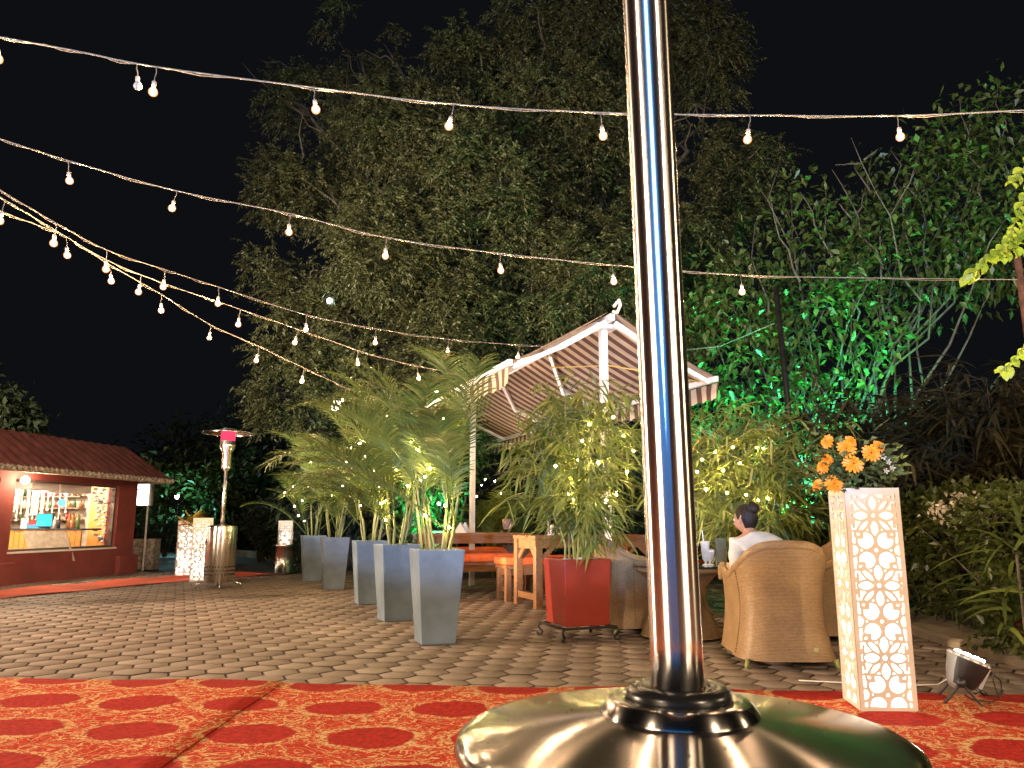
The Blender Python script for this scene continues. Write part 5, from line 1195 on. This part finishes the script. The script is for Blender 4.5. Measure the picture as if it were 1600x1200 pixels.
wire('w', 'middle rope of the crossing bundle at left, ending in the palms', [(-40, 285, 5.6), (0, 308, 5.8), (80, 356, 6.3), (170, 408, 6.9), (262, 445, 7.5), (360, 478, 8.2), (470, 516, 9.0), (590, 557, 9.8), (690, 580, 10.4), (745, 596, 10.6)], [10, 222, 376, 466, 557, 647], 'the middle bundle rope', .0044, (), .98)
wire('w', 'lowest rope of the crossing bundle at left, ending at the far palms', [(-40, 312, 5.8), (0, 330, 6.0), (80, 360, 6.5), (110, 374, 6.7), (172, 414, 7.2), (252, 460, 7.8), (330, 508, 8.5), (404, 541, 9.1), (475, 575, 9.8), (541, 606, 10.5), (604, 632, 11.1)], [105, 172, 252, 405, 475, 541, 604], 'the lowest bundle rope', .0044, (329,), .98)
def posts():
    p = at(1593, 430, 7.2); MB_ = MB().tube([(p.x+.06, 7.2, -.05), (p.x+.02, 7.2, 1.4), (p.x, 7.2, p.z+.18)], .032, 10)
    tag(MB_.build('rusty_post', mat('rusty_iron', (.12, .055, .035), .7, metal=.3, var=.5, bump=.3), smooth=True), 'rusty iron post at the right edge holding the second rope', 'post')
    a, b_ = at(1212, 448, 9.6), at(1236, 680, 9.6); q = MB().tube([Vector((b_.x+.08, 9.6, -.05)), b_, a], .035, 10)
    tag(q.build('thin_post', M['iron'], smooth=True), 'thin black post in front of the green lit shrubs right of the awning', 'post')
    pts = [at(1060, 548, 10.), at(1125, 541, 9.9), at(1210, 505, 9.7)]; tag(MB().tube(pts, .008, 6).build('tie_wire', M['twig']), 'loose wire tied from the awning to the thin black post', 'wire')
posts()
# ================================================================== TREES AND SHRUBS
def blob(px, py, Y, rpx, ry=None, dz=1.):
    c = at(px, py, Y); r = rpx*Y/1200; return (c, (r, ry or r, r*dz))
def big_tree():
    Y = 17.5; base = Vector((1.5, 18, 0)); T = thing('big_tree', 'huge dark leafy tree filling the sky behind the awning', 'tree', base)
    E = [blob(*e) for e in ((566, 100, 17, 62), (500, 165, 17, 80), (450, 120, 17, 40), (570, 45, 17.2, 26), (470, 290, 16.6, 88), (470, 430, 16.6, 88), (500, 540, 16.4, 88), (470, 620, 16.4, 70), (620, 230, 17, 120), (630, 400, 16, 130), (720, 130, 18, 88), (770, 90, 18, 70), (760, 320, 16.5, 150), (850, 60, 18, 95), (870, 230, 17.5, 150), (960, 70, 18, 120), (1080, 60, 17.8, 95), (1120, 150, 17.5, 88), (1130, 280, 17.5, 95), (1060, 380, 17, 120), (880, 450, 16, 130), (720, 520, 16, 110), (1000, 500, 17, 110), (620, 580, 16, 90))]
    trunk = MB(); pts = wander(base, base+Vector((-.2, 0, 3.6)), 6, .05); trunk.tube(pts, taper(pts, .42, .30), 14)
    fork = pts[-1]
    for e in E:
        for k in range(2):
            g = e[0] + Vector((random.gauss(0, .4), random.gauss(0, .3), random.gauss(0, .4))); p = wander(fork, g, 9, .10); trunk.tube(p, taper(p, .13, .012), 7)
            for j in range(4): a = p[random.randrange(4, 9)]; q = wander(a, a+Vector((random.gauss(0, .6), random.gauss(-.3, .6), random.gauss(.2, .5))), 5, .2); trunk.tube(q, taper(q, .03, .006), 5)
    trunk.build('trunk', M['bark'], T, True)
    E = [(e[0], tuple(max(.25, r-.62) for r in e[1])) for e in E]
    A, _ = clumps(E, 340, .55); puffs = [(tuple(a), (lambda r: (r, r*.95, r*.72))(random.uniform(.55, 1.05))) for a in A]
    C, D = clumps(puffs, 2700, .70); D = unit(D*.6+[0, -.15, .25]); V, F = pinnate(C, D, 16, 14, .092, .040, .36, .15); npmesh('crown', V, F, M['leaf_tree'], T)
big_tree()
def shrub_tree():
    base = Vector((4.3, 11.2, 0)); T = thing('shrub_tree', 'green lit shrubby tree with bare twigs rising above the dark bamboo', 'tree', base)
    E = [blob(*e) for e in ((1260, 660, 10.6, 85, .5), (1180, 560, 11, 100, .6), (1290, 520, 11, 120, .7), (1160, 470, 11.3, 85, .5), (1300, 390, 11.2, 95, .6), (1240, 300, 11.4, 40, .3), (1420, 400, 11.2, 120, .7), (1500, 320, 11, 120, .8), (1560, 200, 11, 80, .7), (1480, 230, 11.2, 60, .5), (1400, 280, 11.2, 50, .4), (1590, 380, 10.6, 110, .8), (1110, 620, 11.6, 60, .5), (1190, 400, 11.5, 55, .5))]
    b = MB()
    for e in E:
        for k in range(3):
            g = e[0]+Vector((random.gauss(0, .3), random.gauss(0, .2), random.gauss(0.1, .3))); st = base+Vector((random.gauss(0, .25), random.gauss(0, .2), 0)); p = wander(st, g, 9, .10); b.tube(p, taper(p, .036, .006), 6)
    b.build('trunk', M['twig'], T, True)
    b = MB()
    for (x0, y0, x1, y1) in ((1440, 470, 1330, 215), (1360, 300, 1335, 262), (1350, 250, 1372, 232), (1345, 255, 1305, 258), (1380, 420, 1300, 265), (1330, 340, 1310, 318), (1338, 350, 1352, 300), (1420, 380, 1392, 235), (1300, 400, 1250, 300), (1290, 370, 1288, 290), (1450, 420, 1430, 230), (1250, 440, 1190, 300), (1540, 330, 1500, 150), (1580, 330, 1560, 130)):
        Y = random.uniform(10.6, 11.3); p = wander(at(x0, y0, Y), at(x1, y1, Y), 7, .08); b.tube(p, taper(p, .018, .005), 5)
    b.build('bare_twigs', M['twig'], T, True)
    C, D = clumps(E, 950, .35); n = 9; P = np.repeat(C, n, 0)+RNG.normal(0, .16, (len(C)*n, 3)); Dd = np.repeat(D, n, 0)*.4+RNG.normal(0, .6, (len(P), 3))+[0, -.1, -.2]
    V, F = leafgeo(P, Dd, np.array([0, -.35, 1.])+RNG.normal(0, .5, (len(P), 3)), RNG.uniform(.10, .19, len(P)), RNG.uniform(.05, .09, len(P)), .12, .2); npmesh('crown', V, F, M['leaf_shrub'], T)
    lamp('green_uplight', 'SPOT', (3.55, 9.75, 1.0), 2300, (.06, 1, .36), .06, (4.2, 11.6, 3.4), 125, .8)
    lamp('green_uplight', 'SPOT', (5.0, 10.0, 2.6), 60, (.06, 1, .30), .06, (4.6, 11.5, 5.0), 120, .8)
    c = Vector((3.55, 9.70, 0)); T = thing('ground_spotlight', 'small black spotlight casting green light at the foot of the shrubs', 'spotlight', c)
    MB().lathe([(.001, .0), (.07, .0), (.08, .14), (.074, .14), (.066, .05), (.001, .04)], c+Vector((0, .02, .72)), 20, Matrix.Rotation(R(-25), 3, 'X')).build('can', M['black'], T, True); MB().tube([c, c+Vector((0, 0, .74))], .016, 8).build('stake', M['iron'], T)
shrub_tree()
def backdrop():
    def bush(name, label, cat, E, n, leaf, m, size, per=9, lo=.3, group=None, sp=.2, stem=.05):
        c = E[0][0]; T = thing(name, label, cat, (c.x, c.y, 0), group)
        b = MB()
        for e in E:
            for k in range(2): p = wander((c.x+random.gauss(0, .1), c.y, 0), e[0]+Vector((random.gauss(0, .2),)*3), 6, .1); b.tube(p, taper(p, stem, .01), 6)
        b.build('trunk', M['bark'], T, True)
        C, D = clumps(E, n, lo); P = np.repeat(C, per, 0)+RNG.normal(0, sp, (len(C)*per, 3)); Dd = np.repeat(D, per, 0)*.7+RNG.normal(0, .5, (len(P), 3))
        V, F = leafgeo(P, Dd, np.array([0, -.2, 1.])+RNG.normal(0, .5, (len(P), 3)), RNG.uniform(*size, len(P)), RNG.uniform(size[0]*.4, size[1]*.45, len(P)), .15, .2); npmesh('crown', V, F, m, T); return T
    B3 = lambda *a: blob(*a)
    bush('shrub', 'shrub glowing cyan green behind the nearest palm', 'shrub', [B3(690, 730, 14.2, 55, .5), B3(670, 790, 14.2, 50, .5), B3(720, 690, 14.4, 45, .5)], 330, 0, M['leaf_shrub'], (.09, .16))
    lamp('cyan_uplight', 'SPOT', (-1.35, 12.9, .45), 420, (.02, 1, .50), .05, (-1.45, 14.3, 1.6), 64, .7)
    lamp('cyan_uplight', 'SPOT', (-2.9, 14.2, .6), 60, (.02, 1, .50), .05, (-3.0, 16.3, 3.4), 80, .7)
    bush('shrub', 'dark hedge shrub beyond the far end of the awning', 'shrub', [B3(800, 760, 17.5, 90, .8), B3(900, 740, 17.5, 100, .8), B3(1000, 740, 17.5, 90, .8), B3(860, 820, 17, 100, .8)], 700, 0, M['leaf_far'], (.12, .22))
    bush('shrub', 'dark leafy shrub between the awning and the bamboo bush', 'shrub', [B3(1080, 700, 12.5, 80, .7), B3(1150, 760, 12, 90, .7), B3(1195, 790, 12, 60, .5), B3(1050, 790, 13, 90, .7)], 600, 0, M['leaf_far'], (.10, .18))
    bush('shrub', 'teal lit shrub beyond the road right of the glowing sign box', 'shrub', [B3(262, 775, 26, 42, 1.), B3(320, 780, 26, 40, 1.), B3(225, 780, 26, 30, .8), B3(370, 760, 27, 50, 1.)], 420, 0, M['leaf_shrub'], (.22, .42), 9, .4, None, .35)
    lamp('teal_lamp', 'POINT', at(277, 776, 24.6), 40, (.28, .85, .9), .06)
    p = at(277, 776, 24.7); T = thing('street_light', 'tiny bright white lamp among the teal lit leaves', 'lamp', p); MB().ball(p, .075, 10, 8).build('globe', emit('white_led', (.8, 1, .95), 12), T, True); MB().tube([(p.x, p.y+.1, 0), (p.x, p.y+.1, p.z+.1), p], .025, 6).build('pole', M['iron'], T)
    for i, (px, py, Y, r, lab) in enumerate(((262, 815, 22, 38, 'round clipped dark bush right of the glowing sign box'), (412, 815, 19, 26, 'round clipped dark bush left of the farthest palm'), (425, 843, 18.4, 20, 'low round dark bush beside the lit lantern behind the palms'))):
        bush('clipped_bush', lab, 'bush', [B3(px, py, Y, r)], 260, 0, M['leaf_far'], (.07, .13), 12, .85, 'clipped round bushes', .05)
    bush('shrub', 'dark leafy shrub just left of the last grey planter', 'shrub', [B3(462, 850, 15.2, 24), B3(470, 820, 15.3, 22), B3(455, 880, 15.1, 16)], 170, 0, M['leaf_far'], (.06, .12), 10, .4, None, .06, .02)
    for i, (px, py, Y, r, lab) in enumerate(((395, 720, 30, 70, 'dim dark tree beyond the road just behind the palms'), (300, 740, 33, 75, 'dim dark tree beyond the road above the teal shrub'), (0, 665, 24, 22, 'leafy tree top showing over the kiosk roof at the left edge'))):
        bush('far_tree', lab, 'tree', [B3(px, py, Y, r), B3(px+30, py+60, Y, r*.9)], 420, 0, M['leaf_far'], (.25, .45), 8, .4, 'dim far trees', .4, .12)
    bush('shrub', 'dark shrub mass under the big tree behind the palms', 'shrub', [B3(560, 720, 17, 90, .9), B3(640, 760, 16.5, 80, .8), B3(500, 780, 17, 70, .8)], 500, 0, M['leaf_far'], (.13, .24))
backdrop()
def hedge():
    T = thing('flowering_hedge', 'waist high leafy hedge with white and orange flowers along the right kerb', 'hedge', (3.95, 6.2, 0))
    n = 15000; y = RNG.uniform(3.9, 9.9, n); ph = RNG.uniform(0, 1, n); nz = .09*np.sin(y*3.1)+.06*np.sin(y*7.3+1)
    front = ph < .55; z = np.where(front, RNG.uniform(.12, 1.12, n), 1.12+RNG.normal(0, .05, n)); x = np.where(front, 3.60+.10*np.sin(z*5+y*2), RNG.uniform(3.6, 4.5, n))+nz+RNG.normal(0, .07, n); z = z+.05*np.sin(y*2.3+x*3)+(6.5-y)*0
    P = np.stack([x, y, z], 1); D = np.where(front[:, None], np.array([-.7, -.2, .1]), np.array([-.2, -.2, .7]))+RNG.normal(0, .5, (n, 3))
    V, F = leafgeo(P, D, np.array([-.4, -.2, .9])+RNG.normal(0, .5, (n, 3)), RNG.uniform(.05, .10, n), RNG.uniform(.03, .05, n), .15, .2); npmesh('leaves', V, F, M['leaf_hedge'], T)
    b = MB()
    for i in range(60): yy = random.uniform(3.9, 9.9); p = wander((3.95+random.gauss(0, .1), yy, 0), (3.8+random.gauss(0, .2), yy+random.gauss(0, .25), random.uniform(.6, 1.1)), 5, .1); b.tube(p, taper(p, .014, .005), 5)
    b.build('stems', M['bark'], T)
    for m_, cx, cn, nm in ((M['flower_white'], [(1535, 808), (1550, 800), (1560, 795), (1520, 815), (1488, 815), (1470, 790), (1575, 785), (1500, 800), (1545, 812), (1493, 776), (1512, 778), (1462, 801)], 26, 'white_blossoms'), (M['flower_orange'], [(1425, 783), (1438, 785), (1452, 780), (1465, 778), (1475, 782), (1445, 776), (1420, 776)], 30, 'orange_blossoms'), (M['flower_pink'], [(1285, 795), (1300, 792), (1275, 800)], 30, 'pink_blossoms')):
        P = []
        for px, py in cx:
            Yd = 6.1 if nm == 'white_blossoms' else (7.6 if nm == 'orange_blossoms' else 9.8); c = at(px, py, Yd)
            P += [(c.x+random.gauss(0, .035), c.y+random.gauss(0, .05), c.z+random.gauss(0, .022)) for k in range(cn)]
        P = np.array(P); k = len(P); V, F = leafgeo(P, RNG.normal(0, 1, (k, 3)), RNG.normal(0, 1, (k, 3))+[-.3, -.6, .6], RNG.uniform(.03, .05, k), RNG.uniform(.026, .036, k), .15, .1); npmesh(nm, V, F, m_, T)
    lamp('hedge_lamp', 'POINT', (3.98, 5.75, .22), 10, (1, .86, .55), .03)
    c = Vector((3.98, 5.75, 0)); T = thing('garden_lamp', 'small hidden garden lamp shining through the base of the hedge', 'lamp', c); MB().ball(c+Vector((0, 0, .22)), .028, 10, 8).build('globe', emit('garden_globe', (1, .88, .6), 30), T, True); MB().tube([c, c+Vector((0, 0, .2))], .012, 6).build('stake', M['iron'], T)
    for (px, py, Y, lab) in ((1590, 880, 5.0, 'broad strappy plant leaning out of the hedge above the clay pot'),):
        c = at(px, py, Y); T = thing('strappy_plant', lab, 'plant', (c.x, c.y, 0)); n = 40; D = unit(RNG.normal(0, 1, (n, 3))*[1, 1, .4]+[-.2, 0, .7]); npmesh('foliage', *bladegeo(np.array([[c.x, c.y, .25]])+RNG.normal(0, .05, (n, 3))+np.array([0, 0, 1.])*RNG.uniform(0, .7, (n, 1)), D, RNG.uniform(.25, .55, n), .035, .5, 5), leafmat('strappy_leaf', (.05, .08, .015), (.14, .16, .03)), T); MB().tube([(c.x, c.y, 0), (c.x, c.y, .75)], .009, 8).build('stem', M['bark'], T)
hedge()
def vine():
    T = thing('hanging_vine', 'bright yellow green leafy vine hanging in at the upper right edge', 'vine', at(1625, 215, 3.7)); b = MB(); P = []; D = []; N = []; rr = random.Random(4)
    for path, n, wd in ((((1650, 200), (1612, 280), (1590, 335), (1578, 370), (1552, 398), (1530, 415), (1512, 433)), 46, 1), (((1660, 220), (1625, 300), (1605, 345), (1590, 380), (1562, 402)), 40, 1.1), (((1640, 180), (1600, 262), (1580, 285)), 16, .8), (((1660, 500), (1615, 530), (1595, 550), (1576, 570), (1562, 580)), 15, .9), (((1680, 200), (1640, 270), (1620, 350), (1610, 390)), 34, 1.2)):
        pts = [at(px, py, 3.65+rr.uniform(-.05, .05)) for px, py in path]; b.tube(pts, .0028, 5)
        for i in range(n):
            f = (i+.5)/n*(len(pts)-1); j = min(int(f), len(pts)-2); q = pts[j].lerp(pts[j+1], f-j); tg = (pts[j+1]-pts[j]).normalized(); s = 1 if i % 2 else -1
            d = tg*.7 + Vector((s*.55, rr.gauss(-.3, .3), rr.gauss(-.25, .2))); P.append(tuple(q)); D.append(tuple(d)); N.append((rr.gauss(-.1, .3), -.8+rr.gauss(0, .3), .5))
    top = Vector((3.55, 3.75, 3.5)); MB().tube([(3.6, 3.75, -.05), (3.58, 3.75, 2.0), top], .045, 10).build('support_post', M['bark'], T, True)
    for px, py in ((1650, 200), (1660, 220), (1640, 180), (1660, 500), (1680, 200)): a = at(px, py, 3.65); b.tube([a, a.lerp(top, .5)+Vector((0, 0, .12)), top if py < 400 else Vector((3.57, 3.75, 2.4))], .004, 5)
    b.build('stem', M['cane'], T)
    P, D, N = map(np.array, (P, D, N)); k = len(P); D = unit(D); Sd = unit(np.cross(D, N)); U = np.cross(Sd, D); L = RNG.uniform(.045, .075, (k, 1)); W_ = L*RNG.uniform(.55, .75, (k, 1)); rows = []
    for t, wd, lift in ((0, .12, 0), (.25, .8, .10), (.5, 1., .14), (.75, .75, .08)): rows += [P+D*L*t+Sd*W_*.5*wd+U*W_*lift, P+D*L*t-U*W_*.03, P+D*L*t-Sd*W_*.5*wd+U*W_*lift]
    rows.append(P+D*L-U*L*.12); V = np.stack(rows, 1).reshape(-1, 3); bb = np.arange(k)[:, None]*13; F = []
    for r in range(3):
        for c_ in (0, 1): a = r*3+c_; F += [bb+[a, a+1, a+4], bb+[a, a+4, a+3]]
    F += [bb+[9, 10, 12], bb+[10, 11, 12]]; npmesh('leaves', V, np.concatenate(F, 1).reshape(-1, 3), M['leaf_vine'], T, True)
vine()
